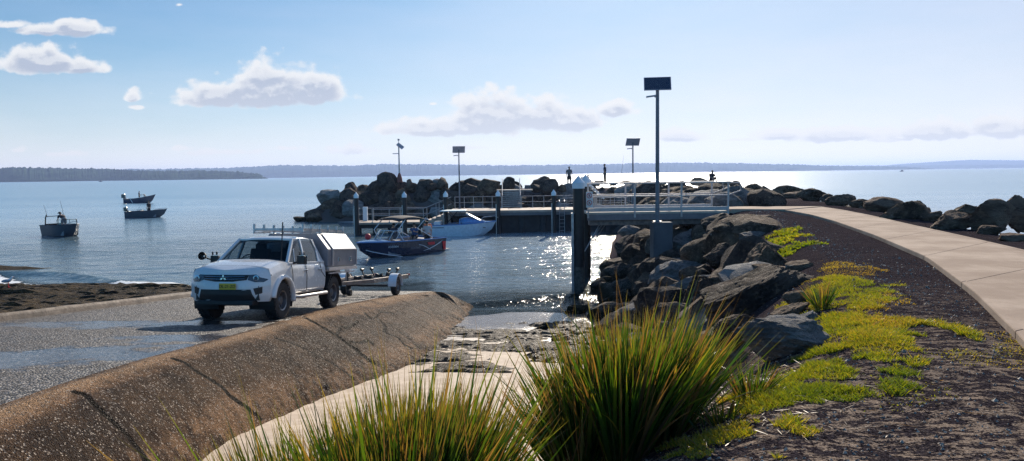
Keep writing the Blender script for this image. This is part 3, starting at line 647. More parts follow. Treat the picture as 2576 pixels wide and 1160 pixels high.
heroes = [ # cx, cy, w, h, tilt, kind, material, depth push, label
 (1893,752,300,118,24,'slab',0,0,'very long dark slab boulder leaning up to the right with a lit ridge'),
 (1992,858,262,128,-10,'block',2,0,'large pale grey ribbed boulder on the grass edge, nearest the camera'),
 (1933,662,130,104,0,'pyr',1,0,'pointed pyramid-shaped brown boulder above the long slab'),
 (1715,622,135,80,32,'block',2,0,'grey boulder tilted up to the right below the lamp footing'),
 (1773,632,72,66,10,'block',1,0,'brown upright boulder beside the tilted grey one'),
 (1824,652,104,76,20,'block',0,0,'angular dark boulder left of the pyramid-shaped one'),
 (1802,577,84,40,0,'block',0,0,'dark boulder behind the angular ones, near the platform end'),
 (1747,562,90,50,-18,'block',0,0,'dark boulder under the platform end with a sloping back'),
 (1882,556,110,30,3,'slab',3,.5,'flat tan slab boulder with a sunlit level top'),
 (1915,572,90,30,6,'slab',3,.3,'second flat tan slab boulder partly sunk in the gravel'),
 (1838,598,72,44,8,'slab',1,0,'low flat-topped boulder with a sunlit top below the tan slabs'),
 (1704,697,136,70,8,'round',2,0,'broad grey boulder in the shade left of the long slab'),
 (1838,694,130,54,24,'slab',1,0,'narrow boulder leaning against the pyramid-shaped one'),
 (1773,736,94,82,-20,'block',0,0,'black boulder with a jagged sloping top left of the long slab'),
 (1686,750,76,60,15,'round',2,0,'smooth rounded grey boulder near the water'),
 (1856,850,120,92,20,'block',1,0,'dark boulder wedged behind the large pale ribbed one'),
 (1715,790,58,54,0,'round',1,0,'small rounded boulder under the black jagged one'),
 (1649,794,86,46,5,'block',0,0,'dark boulder at the foot of the bank behind the tussock'),
 (1602,776,94,40,6,'slab',0,0,'low dark boulder at the water edge'),
 (1682,822,66,32,-4,'slab',3,0,'tan flat-faced boulder just behind the tussock tips'),
 (1742,838,52,42,10,'pyr',3,0,'small reddish pointed rock below the long slab'),
 (1790,895,84,46,10,'block',1,0,'brown rock low on the bank right of the tussock'),
 (2002,757,62,42,5,'block',1,0,'small brown rock tucked behind the right end of the long slab'),
 (1990,788,92,36,22,'slab',1,0,'thin slanted rock between the long slab and the grass'),
 (2030,802,80,28,30,'slab',2,0,'grey sliver of rock at the grass edge above the pale ribbed boulder'),
 (2012,673,76,32,8,'slab',1,0,'flat brown rock at the top right of the long slab'),
 (1558,700,86,62,10,'block',0,0,'dark boulder in the shade right of the big black pile'),
 (1612,650,84,64,-8,'block',0,0,'dark boulder in the shade under the platform'),
 (1560,752,70,44,12,'round',0,0,'low rounded black boulder at the water right of the big pile'),
 (1640,722,80,56,25,'block',0,0,'shaded boulder below the lamp footing'),
 (1512,724,60,40,10,'block',0,0,'small black boulder at the base of the big black pile'),
 (1453,782,58,28,4,'round',0,0,'wet black rock standing in the shallow water'),
 (1363,829,46,22,25,'block',0,0,'small wet black rock on the wet sand'),
 (1398,856,30,14,5,'block',0,0,'tiny wet rock beside the ledge at the water edge'),
 (1600,612,70,44,0,'block',0,0,'boulder deep in the shade beneath the platform beam'),
 (1750,700,70,50,-15,'block',1,0,'shaded boulder in the middle of the bank'),
 (1900,596,70,30,4,'block',2,.1,'small grey rock by the pale ground-cover plants'),
 (1690,655,60,44,10,'block',0,0,'dark boulder just below the lamp footing'),
 (1855,905,70,44,-8,'block',1,0,'dark brown rock at the left foot of the pale ribbed boulder'),
 (1752,770,50,40,30,'block',0,0,'dark rock wedged under the jagged black boulder'),
]
hp = []
for i, (cx, cy, w, h, tilt, kind, mi, push, lab) in enumerate(heroes):
    g = hit(cx, cy + h * .22)
    y = g.y + push; c = on_y(cx, cy, y); k = y / F
    sz = (w * k / 2 * 1.22, max(w, h) * k / 2 * .95, h * k / 2 * 1.22)
    if kind == 'slab': sz = (sz[0], sz[1] * .9, sz[2] * 1.15)
    if kind == 'pyr': sz = (sz[0] * 1.1, sz[1], sz[2] * 1.2)
    c = c + Vector((0, sz[1] * .25, 0)); rock(c, sz, (0, -R(tilt), 0), 100 + i, kind, mi, lab, GB, 5 if w > 90 else 4); hp.append((c, max(sz)))
for i in range(46):
    px, py = rnd.uniform(1500, 1790), rnd.uniform(640, 900)
    if px < 1560 and py < 720: continue
    g = hit(px, py)
    if g is None: continue
    k = g.y / F; w = rnd.uniform(26, 62); c = g + Vector((0, .0, w * k * .12))
    if any((c - c2).length < r2 * .35 for c2, r2 in hp): continue
    rock(c, (w * k * .62, w * k * .5, w * k * rnd.uniform(.34, .5)), (rnd.uniform(-.3, .3), rnd.uniform(-.5, .5), rnd.uniform(0, 6)), 300 + i % 14, ('block', 'round', 'pyr')[i % 3], (0, 1, 0, 2)[i % 4], 'dark rough boulder filling the gaps between the larger ones on the bank', 'smaller boulders packed between the large ones', 3)
g = hit(1668, 618); rock(g + Vector((.1, -.1, .15)), (.62, .5, .42), (.1, -.2, .4), 311, 'block', 1, 'brown boulder resting against the front of the lamp footing', GB, 4)
# small fill between them
q = random.Random(11)
for i in range(135):
    u_ = q.random(); e = [(2.2, 6.0), (3.1, 7.6), (4.7, 12), (6.8, 20), (8.7, 29), (8.7, 34), (9.4, 41), (11, 50)]
    k = q.random() * 6.99; a = e[int(k)]; b_ = e[int(k) + 1]; f_ = k - int(k); x = a[0] + (b_[0] - a[0]) * f_; y = a[1] + (b_[1] - a[1]) * f_
    dx, dy = -(b_[1] - a[1]), (b_[0] - a[0]); L_ = math.hypot(dx, dy); off = q.uniform(.25, 4.4); X_, Y_ = x + dx / L_ * off, y + dy / L_ * off
    if Y_ < 9.5 or (Y_ < 15 and off > 2.4): continue
    if Y_ > 33: off = q.uniform(-2.6, 4); X_, Y_ = x + dx / L_ * off, y + dy / L_ * off
    s = q.uniform(.35, .75) * (1 + .02 * Y_)
    if any((Vector((X_, Y_, c.z)) - c).length < r_ * .6 for c, r_ in hp): continue
    z = down(X_, Y_)
    rock((X_, Y_, z - s * .05), (s * q.uniform(.8, 1.3), s, s * q.uniform(.6, .9)), (q.uniform(-.4, .4), q.uniform(-.4, .4), q.uniform(0, 6.3)), 300 + i % 14, ('block', 'round', 'block')[i % 3], (0, 1, 0, 1, 2)[i % 5],
         'dark rough boulder filling the gaps between the larger ones on the bank', 'smaller boulders packed between the large ones', 3)
# far breakwater arm: inner slope and crest
GF = 'boulders of the far breakwater arm'
line = [(-19.5, 80.6), (-13, 80), (-5, 78), (4, 74.5), (10, 69), (13, 57), (11, 44)]
n_ = 0; j = 0
for (ax, ay), (bx, by) in zip(line[:-1], line[1:]):
    L_ = math.hypot(bx - ax, by - ay); nx, ny = (by - ay) / L_, -(bx - ax) / L_
    for off in (-.6, 1.2, 3.1):
        t_ = q.uniform(0, 1.2)
        while t_ < L_:
            s = q.uniform(.95, 1.6) * (1.0 if off > 0 else .85)
            x = ax + (bx - ax) * t_ / L_ + nx * off + q.uniform(-.4, .4); y = ay + (by - ay) * t_ / L_ + ny * off + q.uniform(-.4, .4)
            t_ += s * 1.5
            near_j = y < 60
            if near_j: s *= .75
            z = down(x, y) + q.uniform(-.1, .35)
            if off < 0 and near_j: continue
            if z < -1.1: continue
            if 4 < x < 14 and off < 0 and y > 62: s *= .55; z -= .2
            rock((x, y, z), (s * q.uniform(.9, 1.35), s, s * q.uniform(.75, 1.05)), (q.uniform(-.4, .4), q.uniform(-.4, .4), q.uniform(0, 6.3)), 400 + j % 16, ('block', 'block', 'round', 'pyr')[j % 4], (0, 0, 1, 0, 2)[j % 5],
                 'dark jagged boulder in the mass piled along the far breakwater arm', GF, 3); j += 1
for cx, cy, w, h, y, kind, lab in [(975,460,58,46,79,'round','big round-topped boulder just left of the navigation light post'), (1110,464,42,40,78,'pyr','sharp pointed boulder standing highest on the far breakwater'),
    (1066,466,46,32,78.5,'block','blocky boulder right of the navigation light post'), (945,478,52,40,79,'block','boulder stepping down left of the round-topped one'), (1030,463,22,22,79,'block','small reddish boulder at the foot of the navigation light post'),
    (1085,473,36,22,78,'block','low boulder left of the sharp pointed one'), (1178,474,52,34,75.5,'pyr','boulder behind the jetty lamp pole'), (1232,466,60,38,73,'block','large dark block left of the breakwater stairs'),
    (1282,463,36,30,72,'block','dark block beside the top of the breakwater stairs'),
    (1380,470,44,36,71,'round','domed boulder right of the breakwater stairs'), (1412,474,26,20,71,'block','small boulder between the domed one and the standing person'), (1350,474,34,20,71,'block','low boulder left of the domed one'),
    (880,500,70,44,79,'block','boulder on the falling end of the far breakwater'), (835,516,60,32,79,'block','leaning boulder near the low end of the far breakwater'), (800,540,60,32,78.5,'block','last large boulder at the low end of the far breakwater'), (760,552,44,18,78,'slab','half-sunk flat boulder at the very tip of the breakwater'),
    (1490,462,36,12,76,'slab','low rock under the person sitting behind the piles'), (1545,463,30,10,79,'block','small rock right of the standing person on the breakwater'), (1580,462,34,12,78,'block','small rock left of the far lamp on the skyline'), (1612,462,30,12,78,'block','small skyline rock behind the platform rail')]:
    c = on_y(cx, cy, y); k = y / F; j += 1
    rock(c, (w * k / 2 * 1.2, w * k / 2, h * k / 2 * 1.25), (0, q.uniform(-.2, .2), q.uniform(-.3, .3)), 500 + j, kind, (0, 0, 1)[j % 3] if 'reddish' not in lab else 3, lab, GF, 3)
# seaward line beside the path
GS = 'boulders along the seaward side of the path'
for cx, cy, w, h, mi, kind, lab in [(2495,550,108,78,3,'block','large pale striped boulder beside the path near the right edge'), (2566,540,70,86,1,'block','tall brown boulder cut off by the right edge'), (2396,560,124,50,1,'block','broad brown boulder beside the path'),
    (2432,528,92,42,0,'pyr','dark wedge boulder behind the broad brown one'), (2287,532,136,56,0,'block','long dark boulder in the middle of the seaward line'), (2312,516,50,30,0,'pyr','pointed dark rock on top of the long dark boulder'),
    (2214,519,110,38,3,'block','reddish ribbed boulder where the path bends'), (2115,506,68,28,0,'block','low dark boulder at the far end of the bend'), (2134,500,48,24,1,'block','brown boulder behind the far bend'), (2049,493,78,34,0,'block','dark boulder beside the gravel road'),
    (1996,492,56,22,3,'slab','small pink flat boulder beside the gravel road'), (1989,480,78,24,0,'block','long low dark boulder on the seaward crest'), (1923,479,38,30,1,'pyr','peaked brown boulder on the crest'), (1897,474,40,20,0,'block','flat dark boulder left of the peaked one'),
    (1850,467,32,20,1,'round','rounded brown boulder near the sitting person'), (1817,461,44,14,0,'slab','flat boulder right of the sitting person'), (1757,457,44,18,1,'round','domed boulder left of the sitting person'), (1700,460,46,12,1,'slab','low brown rock on the skyline behind the platform'), (1660,463,30,8,1,'slab','very low rock on the skyline by the tall lamp'),
    (2545,597,80,28,3,'slab','pale flat boulder lying in front near the right edge'), (2485,581,74,26,1,'block','small brown boulder in front of the pale striped one'), (2350,545,60,30,0,'block','dark rock between the long dark and the broad brown boulder'), (2170,512,60,28,0,'block','dark rock left of the reddish ribbed boulder'), (2080,500,40,22,1,'block','brown rock in the far bend')]:
    g = on_z(cx, cy + h * .45, TOP - .05); c = on_y(cx, cy, g.y + w * g.y / F * .3); k = c.y / F
    rock(c, (w * k / 2 * 1.2, w * k / 2 * .8, h * k / 2 * 1.25), (q.uniform(-.1, .1), q.uniform(-.15, .15), q.uniform(-.2, .2)), 600 + cx, kind, {0: 1, 1: 3, 2: 2, 3: 3}[mi], lab, GS, 4)
ol = [(9.8, 10), (11.3, 15.5), (13.9, 29), (17.2, 45), (20, 60), (18, 70), (13, 78)]; i = 0
for (ax, ay), (bx, by) in zip(ol[:-1], ol[1:]):
    L_ = math.hypot(bx - ax, by - ay); nx, ny = (by - ay) / L_, -(bx - ax) / L_; t_ = 0
    while t_ < L_:
        for off in (1.5,):
            s = q.uniform(.6, 1.0); x = ax + (bx - ax) * t_ / L_ + nx * off + q.uniform(-.3, .3); y = ay + (by - ay) * t_ / L_ + ny * off
            if off > 3 and y > 60: continue
            rock((x, y, down(x, y) + .1), (s * 1.2, s, s * .75), (q.uniform(-.3, .3), q.uniform(-.3, .3), q.uniform(0, 6)), 400 + i % 16, ('block', 'round')[i % 2], (0, 1)[i % 2], 'boulder low on the seaward slope behind the front row', GS, 3); i += 1
        t_ += 1.7
# small stones lying on the gravel (too many to count)
V = []; Fq = []
for i in range(5200):
    if i < 3600: y = 3.2 + q.random() ** 1.6 * 10; x = q.uniform(.2, 1.0) * y * .75 + q.uniform(-.5, 1.2)
    else: y = q.uniform(6, 30); x = 2.6 + y * .22 + abs(q.gauss(0, .6))
    s = q.uniform(.004, .014) * (1 + .04 * y) * (2.2 if q.random() < .03 else 1)
    h = BV['ground'].ray_cast(Vector((x, y, 9)), Vector((0, 0, -1)))[0]
    if h is None or h.z < 2.4: continue
    b0 = len(V); a_ = q.uniform(0, 6)
    for k in range(5): V.append((h.x + s * math.cos(a_ + k * 1.257) * q.uniform(.7, 1.2), h.y + s * math.sin(a_ + k * 1.257) * q.uniform(.7, 1.2), h.z - s * .2))
    V.append((h.x + q.uniform(-.3, .3) * s, h.y, h.z + s * q.uniform(.4, .9))); Fq += [(b0 + k, b0 + (k + 1) % 5, b0 + 5) for k in range(5)]
m, t, b, o = newmat('gravel_stone'); w_ = t.voro(pos(t), 30, out='Color'); sc_ = t.new('ShaderNodeSeparateColor'); t.set(sc_.inputs[0], w_)
t.set(b.inputs['Base Color'], t.mix(sc_.outputs[0], (.04, .035, .035), (.42, .36, .30))); b.inputs['Roughness'].default_value = .7
o_ = npmesh('loose_gravel', V, Fq, m, smooth=False); tag(o_, 'scattered small stones on the dirt and gravel', 'gravel', kind='stuff')
# ---------------------------------------------------------------- jetty, platform, piles, lamps
M_galv = plain('galvanised_steel', (.42, .42, .43), .42, .6, .2, 60, .2, 8)
M_pole = plain('dull_lamp_pole', (.16, .17, .20), .5, .3)
M_alu = plain('pale_aluminium', (.52, .46, .44), .5, .1, .1, 60, .1, 8)
M_black = plain('black_pile_sleeve', (.008, .009, .012), .45, 0, .3, 20, .3, 3)
M_cap = plain('white_plastic_cap', (.72, .76, .80), .4, 0, 0, 1, .08, 4)
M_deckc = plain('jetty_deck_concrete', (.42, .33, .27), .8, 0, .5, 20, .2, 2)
M_wall = plain('shade_dark_jetty_wall', (.022, .024, .03), .7, 0, .6, 9, .4, 1.5)  # near-black navy holds the shade on the jetty's front face
M_dsteel = plain('panel_back_steel', (.30, .32, .40), .45, .2)
M_red = plain('red_sign_paint', (.55, .03, .03), .5)
M_white = plain('white_paint', (.78, .78, .78), .4)
M_foot = plain('footing_concrete', (.10, .10, .11), .85, 0, .7, 15, .25, 2)
m, t, b, o = newmat('solar_cells'); co = objco(t); sx = t.new('ShaderNodeSeparateXYZ'); t.set(sx.inputs[0], co)
br = t.new('ShaderNodeTexBrick'); t.set(br.inputs[0], t.mapping(co, (9, 9, 9))); br.offset = 0; br.inputs['Color1'].default_value = (.012, .018, .05, 1); br.inputs['Color2'].default_value = (.015, .02, .055, 1); br.inputs['Mortar'].default_value = (.25, .27, .3, 1); br.inputs['Mortar Size'].default_value = .012
t.set(b.inputs['Base Color'], br.outputs[0]); b.inputs['Roughness'].default_value = .12; M_solar = m
def X_at(px, y, py=500): return on_y(px, py, y).x
def pile(x, y, r, z0, zc, ztop, label, guide=True, group=None):
    e = MB().lathe([(r * .98, z0), (r, z0 + .1), (r, zc)], seg=20)
    e.add([(r * math.cos(a * math.pi / 10), r * math.sin(a * math.pi / 10), zc) for a in range(20)], [tuple(range(20))])
    o = e.build('mooring_pile', M_black, None, True, auto=40); o.location = (x, y, 0); tag(o, label, 'pile', group)
    MB().lathe([(r * 1.12, zc - .02), (r * 1.14, zc + (ztop - zc) * .42), (r * 1.10, zc + (ztop - zc) * .45), (.012, ztop)], seg=20).build('cap', M_cap, o, auto=30)
    if guide:
        g = MB(); g.box((-r * .95, -r * .75, (z0 + zc) / 2 - .3), (r * .38, r * .38, zc - z0 - .6)); g.build('guide_rail', M_galv, o)
        for k in range(3): pass
    return o
p1 = on_y(1456, 600, 29.7); R1 = 14 * 29.7 / F
big = pile(p1.x, p1.y, R1, -1.6, 3.93, 4.40, 'thick black mooring pile with white cone cap, nearest the camera at the platform end', False)
g = MB(); g.box((-R1 * 1.15, -R1 * .55, .95), (.09, .10, 4.0)); g.box((-R1 * 1.15, -R1 * .55, 2.96), (.12, .14, .03)); g.build('guide_rail', M_galv, big, bevel=.01)
g = MB(); rr_ = []
for k in range(9):
    z_ = -.5 + k * .17; rr_.append([Vector((R1 * (1.035 + .03 * rnd.random() * (1 - k / 9)) * math.cos(a_ * math.pi / 16), R1 * (1.035 + .03 * rnd.random() * (1 - k / 9)) * math.sin(a_ * math.pi / 16), z_ + .03 * rnd.random())) for a_ in range(33)])
g.grid(rr_); g.build('barnacle_growth', rockmat('barnacles', (.05, .05, .045), (.14, .13, .11), (.35, .33, .29), 8), big)
p2 = on_y(1474, 600, 32.6)
pile(p2.x, p2.y, .2, -1.6, 3.95, 4.44, 'black mooring pile half hidden behind the thick one at the platform', False)
for i, (px, lab) in enumerate([(896, 'leftmost slim mooring pile with white cone cap at the end of the low landing'), (1017, 'slim white-capped pile in front of the low landing rail, below the navigation light'), (1121, 'slim white-capped pile at the top of the landing steps'),
        (1253, 'slim white-capped pile at the bow of the moored white boat'), (1393, 'slim white-capped pile right of the breakwater stairs')]):
    pile(X_at(px, 58.1), 58.1, .165, -1.5, 2.86, 3.3, lab, True, 'slim mooring piles along the jetty')
# ---- jetty
jet = empty('jetty', (0, 58.6, 0), label='low concrete jetty with metal rails along the inner side of the breakwater', cat='jetty')
jet.location = (0, 0, 0)
XL, XR = X_at(1128, 58.6), 9.6
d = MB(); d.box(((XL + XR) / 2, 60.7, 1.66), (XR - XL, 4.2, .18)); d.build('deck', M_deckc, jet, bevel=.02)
d = MB(); d.box(((XL + XR) / 2, 60.72, 1.46), (XR - XL - .1, 4.1, .22)); d.build('edge_beam', plain('beam_shaded', (.16, .15, .16), .7, 0, .4, 8), jet, bevel=.01)  # beam colour darkened to carry the shade along the jetty front
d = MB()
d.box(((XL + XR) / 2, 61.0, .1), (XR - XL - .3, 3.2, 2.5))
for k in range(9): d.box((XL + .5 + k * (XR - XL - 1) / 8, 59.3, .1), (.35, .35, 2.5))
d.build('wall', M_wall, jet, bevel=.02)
def rail(name, par, pts, h, posts, r=.025, mid=True, mat=M_galv, kick=0):
    """posts and two tubes along pts (deck level)"""
    g = MB(); pts = [Vector(p) for p in pts]; zz = Vector((0, 0, 1))
    g.tube([p + zz * h for p in pts], r, 6)
    if mid: g.tube([p + zz * h * .52 for p in pts], r * .85, 6)
    for k in range(posts):
        f_ = k / (posts - 1) * (len(pts) - 1); i = min(int(f_), len(pts) - 2); p = pts[i].lerp(pts[i + 1], f_ - i); g.tube([p, p + zz * (h + .02)], r * 1.05, 6)
        g.box(p + zz * .02, (.12, .12, .04))
    return g.build(name, mat, par, auto=50)
xs1, xs2 = X_at(1263, 62.5), X_at(1309, 62.5)
rail('handrail', jet, [(XL + .2, 62.6, 1.75), (xs1 - .05, 62.6, 1.75)], .95, 6)
rail('handrail', jet, [(xs2 + .1, 62.6, 1.75), (X_at(1480, 62.6), 62.6, 1.75)], .95, 7)
rail('handrail', jet, [(X_at(1480, 62.6), 62.6, 1.75), (9.3, 62.0, 1.75), (9.4, 59.2, 1.75)], .95, 8)
rail('handrail', jet, [(X_at(1410, 59), 58.8, 1.75), (8.9, 58.8, 1.75)], .85, 6)
lad = MB()
for dx in (0, .38): lad.tube([(X_at(1407, 58.5) + dx, 58.45, -.6), (X_at(1407, 58.5) + dx, 58.45, 2.4), (X_at(1407, 58.5) + dx, 58.8, 2.5)], .025, 6)
for k in range(9): lad.tube([(X_at(1407, 58.5), 58.45, -.4 + k * .28), (X_at(1407, 58.5) + .38, 58.45, -.4 + k * .28)], .018, 6)
lad.build('ladder', M_galv, jet)
# stairs up to the breakwater crest
st = empty('stairs', (0, 0, 0), label='steel stairs with handrails climbing from the jetty to the breakwater top', cat='stairs')
n = 9
tr = MB()
for k in range(n):
    f_ = k / (n - 1); tr.box(((xs1 + xs2) / 2, 62.9 + f_ * 2.4, 1.88 + f_ * 1.25), (xs2 - xs1, .26, .05))
tr.build('tread', M_galv, st)
for x in (xs1, xs2):
    MB().bar((x, 62.75, 1.8), (x, 65.5, 3.25), .05, .22).build('stringer', M_galv, st)
    g = MB(); g.tube([(x, 62.7, 1.75), (x, 62.7, 2.75), (x, 65.4, 4.15), (x, 66.6, 4.15), (x, 66.6, 3.2)], .028, 6)
    g.tube([(x, 62.7, 2.3), (x, 65.4, 3.65), (x, 66.6, 3.65)], .022, 6); g.tube([(x, 64.0, 2.4), (x, 64.0, 3.4)], .024, 6); g.tube([(x, 65.4, 3.15), (x, 65.4, 4.15)], .024, 6); g.tube([(x, 66.0, 3.15), (x, 66.0, 4.15)], .02, 6)
    g.build('handrail', M_galv, st)
MB().box(((xs1 + xs2) / 2 + .3, 66.1, 3.12), (xs2 - xs1 + 1.6, 1.3, .12)).build('landing', M_deckc, st, bevel=.01)
# low landing
lo_ = empty('landing_stage', (0, 0, 0), label='low landing stage with rails at the left end of the jetty', cat='landing stage')
PL, PR = X_at(886, 58.8), X_at(1064, 58.8)
MB().box(((PL + PR) / 2, 60.1, .86), (PR - PL, 2.8, .16)).build('deck', M_deckc, lo_, bevel=.02)
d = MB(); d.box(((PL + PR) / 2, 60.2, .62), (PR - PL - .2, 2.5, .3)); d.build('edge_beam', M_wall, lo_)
d = MB()
for k in range(5): d.tube([(PL + .4 + k * (PR - PL - .8) / 4, 59.4, -1.4), (PL + .4 + k * (PR - PL - .8) / 4, 59.4, .6)], .14, 10)
d.build('support', M_wall, lo_)
rail('handrail', lo_, [(PL + .05, 58.8, .94), (PL + .05, 61.4, .94), (PR, 61.4, .94)], 1.0, 6)
rail('handrail', lo_, [(X_at(935, 58.8), 58.85, .94), (PR, 58.85, .94)], 1.0, 4, mid=True)
MB().box((PL + .55, 61.0, 1.5), (.35, .25, 1.1)).build('service_pillar', M_cap, lo_, bevel=.02)
# steps between them
ls = empty('steps', (0, 0, 0), label='short flight of concrete steps from the low landing to the jetty deck', cat='steps')
tr = MB()
for k in range(6):
    f_ = k / 5; tr.box((PR + (XL - PR) * (f_ * .92 + .04), 60.1, .5 + f_ * .5), ((XL - PR) / 5.2, 2.4, 1.0 + f_ * .35 - .15))
tr.build('tread', M_deckc, ls, bevel=.015)
g = MB()
for y in (58.85, 61.4):
    g.tube([(PR, y, 1.94), (XL, y, 2.75)], .025, 6); g.tube([(PR, y, 1.4), (XL, y, 2.2)], .022, 6); g.tube([((PR + XL) / 2, y, 1.2), ((PR + XL) / 2, y, 2.35)], .022, 6)
g.build('handrail', M_galv, ls)
# ---- platform near the camera
pf = empty('viewing_platform', (0, 0, 0), label='metal-railed fishing platform reaching from the path to the thick black pile', cat='platform')
x0, x1, y0, y1, zt = X_at(1478, 30), 8.55, 30.2, 32.7, 2.95
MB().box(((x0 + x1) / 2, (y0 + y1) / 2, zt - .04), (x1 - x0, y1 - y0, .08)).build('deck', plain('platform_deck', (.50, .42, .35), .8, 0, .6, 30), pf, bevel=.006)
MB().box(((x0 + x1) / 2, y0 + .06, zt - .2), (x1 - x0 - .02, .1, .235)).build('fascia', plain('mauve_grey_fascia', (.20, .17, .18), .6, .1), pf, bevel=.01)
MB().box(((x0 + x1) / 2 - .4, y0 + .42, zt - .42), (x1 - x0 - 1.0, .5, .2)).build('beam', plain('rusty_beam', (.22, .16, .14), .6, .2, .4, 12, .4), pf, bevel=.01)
g = MB()
for k in range(6): g.box((x0 + .5 + k * (x1 - x0 - 1) / 5, (y0 + y1) / 2, zt - .2), (.1, y1 - y0 - .3, .22))
g.build('joist', M_galv, pf)
def flat_rail(y, name):
    g = MB(); xa, xb = x0 + .04, x1 - .05
    for k in range(4):
        x = xa + (xb - xa) * k / 3; g.box((x, y, zt + .45), (.07, .05, 1.34))
    g.box(((xa + xb) / 2, y, zt + 1.13), (xb - xa + .1, .13, .05)); g.tube([(xa, y, zt + .62), (xb, y, zt + .62)], .03, 8); g.box(((xa + xb) / 2, y + .01, zt + .10), (xb - xa, .03, .16))
    g.tube([(xb, y, zt + 1.1), (xb + .45, y, zt + 1.1), (xb + .5, y, zt + .8), (xb, y, zt + .62)], .025, 8)
    return g.build(name, M_alu, pf, bevel=.008)
flat_rail(y0 - .02, 'railing'); flat_rail(y1 - .04, 'railing')
g = MB()
for k, (ax, bx) in enumerate([(1512, 1471), (1520, 1490), (1527, 1496)]):
    a = on_y(ax, 558, 30.7 + k * .3); b_ = on_y(bx, (632, 600, 606)[k], 29.9 + k * .3); g.tube([a, b_], .022, 6)
g.build('brace', M_galv, pf)
# abutment block carrying the platform end and the tall lamp
fb = on_y(1664, 565, 29.0)
ft = MB(); ft.box((fb.x, 29.05, 1.75), (.72, .8, 1.75)); ft = ft.build('lamp_footing', M_foot, None, bevel=.03); tag(ft, 'pale grey concrete block footing under the tall solar lamp', 'footing')
# signs on the platform end
sg = on_y(1479, 500, 30.05)
s_ = MB(); s_.box((sg.x + .06, 30.08, 3.46), (.26, .015, .62)); s_ = s_.build('warning_sign', M_white, None, bevel=.004); tag(s_, 'white sign with two red prohibition circles beside the thick pile', 'sign')
for zc in (3.62, 3.34):
    MB().lathe([(.105, -.004), (.105, .004), (.082, .004), (.082, -.004)], (sg.x + .06, 30.068, zc), (0, 1, 0), 24, closed=True).build('prohibition_circle', M_red, s_)
    MB().bar((sg.x + .06 - .065, 30.066, zc + .065), (sg.x + .06 + .065, 30.066, zc - .065), .018, .006, (0, 1, 0)).build('slash', M_red, s_)
    g = MB(); g.ball((sg.x + .075, 30.069, zc + .035), (.018, .002, .018), 8, 6); g.bar((sg.x + .07, 30.069, zc + .02), (sg.x + .03, 30.069, zc - .02), .02, .004, (0, 1, 0)); g.bar((sg.x + .03, 30.069, zc - .02), (sg.x + .075, 30.069, zc - .04), .016, .004, (0, 1, 0)); g.build('diver_symbol', M_black, s_)
# white boarding gangway seen behind the pile
gw = empty('gangway', (0, 0, 0), label='white sloping boarding gangway behind the thick black pile', cat='gangway')
a = on_y(1466, 446, 33.6); b_ = on_y(1519, 500, 33.6)
for dy in (0, .75):
    MB().bar(a + Vector((0, dy, 0)), b_ + Vector((0, dy, 0)), .06, .26, (0, 1, 0)).build('side_panel', M_cap, gw)
g = MB()
for k in range(8): g.box(a.lerp(b_, (k + .5) / 8) + Vector((0, .37, 0)), (.16, .72, .03))
g.build('tread', M_alu, gw)
g = MB()
for px in (1490, 1500): q = on_y(px, 480, 33.6); g.box((q.x, 33.6, 2.9), (.07, .07, 1.3)); g.box((q.x, 34.35, 2.9), (.07, .07, 1.3))
g.build('leg', M_alu, gw)
# ---- solar lamps
def lamp(px, ptop, y, zb, label, w=1.0, tiltdir=1, arm=-1, group='solar lamps on the jetty', pr=.055):
    top = on_y(px, ptop, y); e = empty('solar_lamp', (top.x, y, zb), label=label, cat='solar lamp', group=group); H = top.z - zb
    g = MB().tube([(0, 0, 0), (0, 0, H * .35), (0, 0, H)], [pr * 1.15, pr, pr * .85], 12); g.box((0, 0, .02), (.3, .3, .04)); g.build('pole', M_pole, e, auto=50)
    rot = Matrix.Rotation(R(-tiltdir * 55), 3, 'X') @ Matrix.Rotation(0, 3, 'Z')
    rz = Matrix.Rotation(R(8) * tiltdir, 3, 'Z')
    MB().box((0, 0, H + .02), (w, .62, .035), rz @ rot).build('panel_frame', M_dsteel, e, bevel=.005)
    n_ = (rz @ rot) @ Vector((0, 0, 1)); MB().box(Vector((0, 0, H + .02)) + n_ * .022, (w * .95, .57, .008), rz @ rot).build('solar_cells', M_solar, e)
    g = MB().tube([(0, 0, H - .5), (arm * .12, -.05, H - .46)], .025, 8); g.box((arm * .26, -.08, H - .45), (.34, .14, .06), Matrix.Rotation(R(8 * arm), 3, 'Y')); g.build('light_head', M_dsteel, e, bevel=.01)
    return e
lamp(1654, 212, 29.0, 2.62, 'tall solar lamp on the concrete footing, rising highest against the sky', 1.0, -1, -1, pr=.075)
lamp(1592, 358, 55.5, 1.75, 'solar lamp seen just left of the tall one, panel tipped left', 1.0, 1, -1)
lamp(1154, 377, 62.3, 1.75, 'solar lamp on the jetty left of the breakwater stairs', 1.0, 1, -1)
e0 = on_y(1005, 449, 79.0); nl = empty('navigation_light', e0, label='slender navigation light post with small solar panel on the far breakwater', cat='navigation light')
sc = 79 / F; g = MB().tube([(0, 0, -.4), (0, 0, 30 * sc), (0, 0, 86 * sc)], [.1, .075, .06], 10); g.build('pole', M_galv, nl)
MB().box((.15, 0, 81 * sc), (.75, .5, .03), Matrix.Rotation(R(38), 3, 'Y') @ Matrix.Rotation(R(40), 3, 'X')).build('solar_panel', M_dsteel, nl)
MB().box((-.32, 0, 62 * sc), (.62, .16, .07)).build('light_arm', M_dsteel, nl)
g = MB().tube([(0, 0, 86 * sc), (0, 0, 95 * sc)], .03, 8); g.build('mast', M_galv, nl); MB().lathe([(.02, 94 * sc), (.11, 95 * sc), (.11, 97 * sc), (.13, 98 * sc), (.0, 99.5 * sc)], seg=12).build('lantern', M_dsteel, nl)
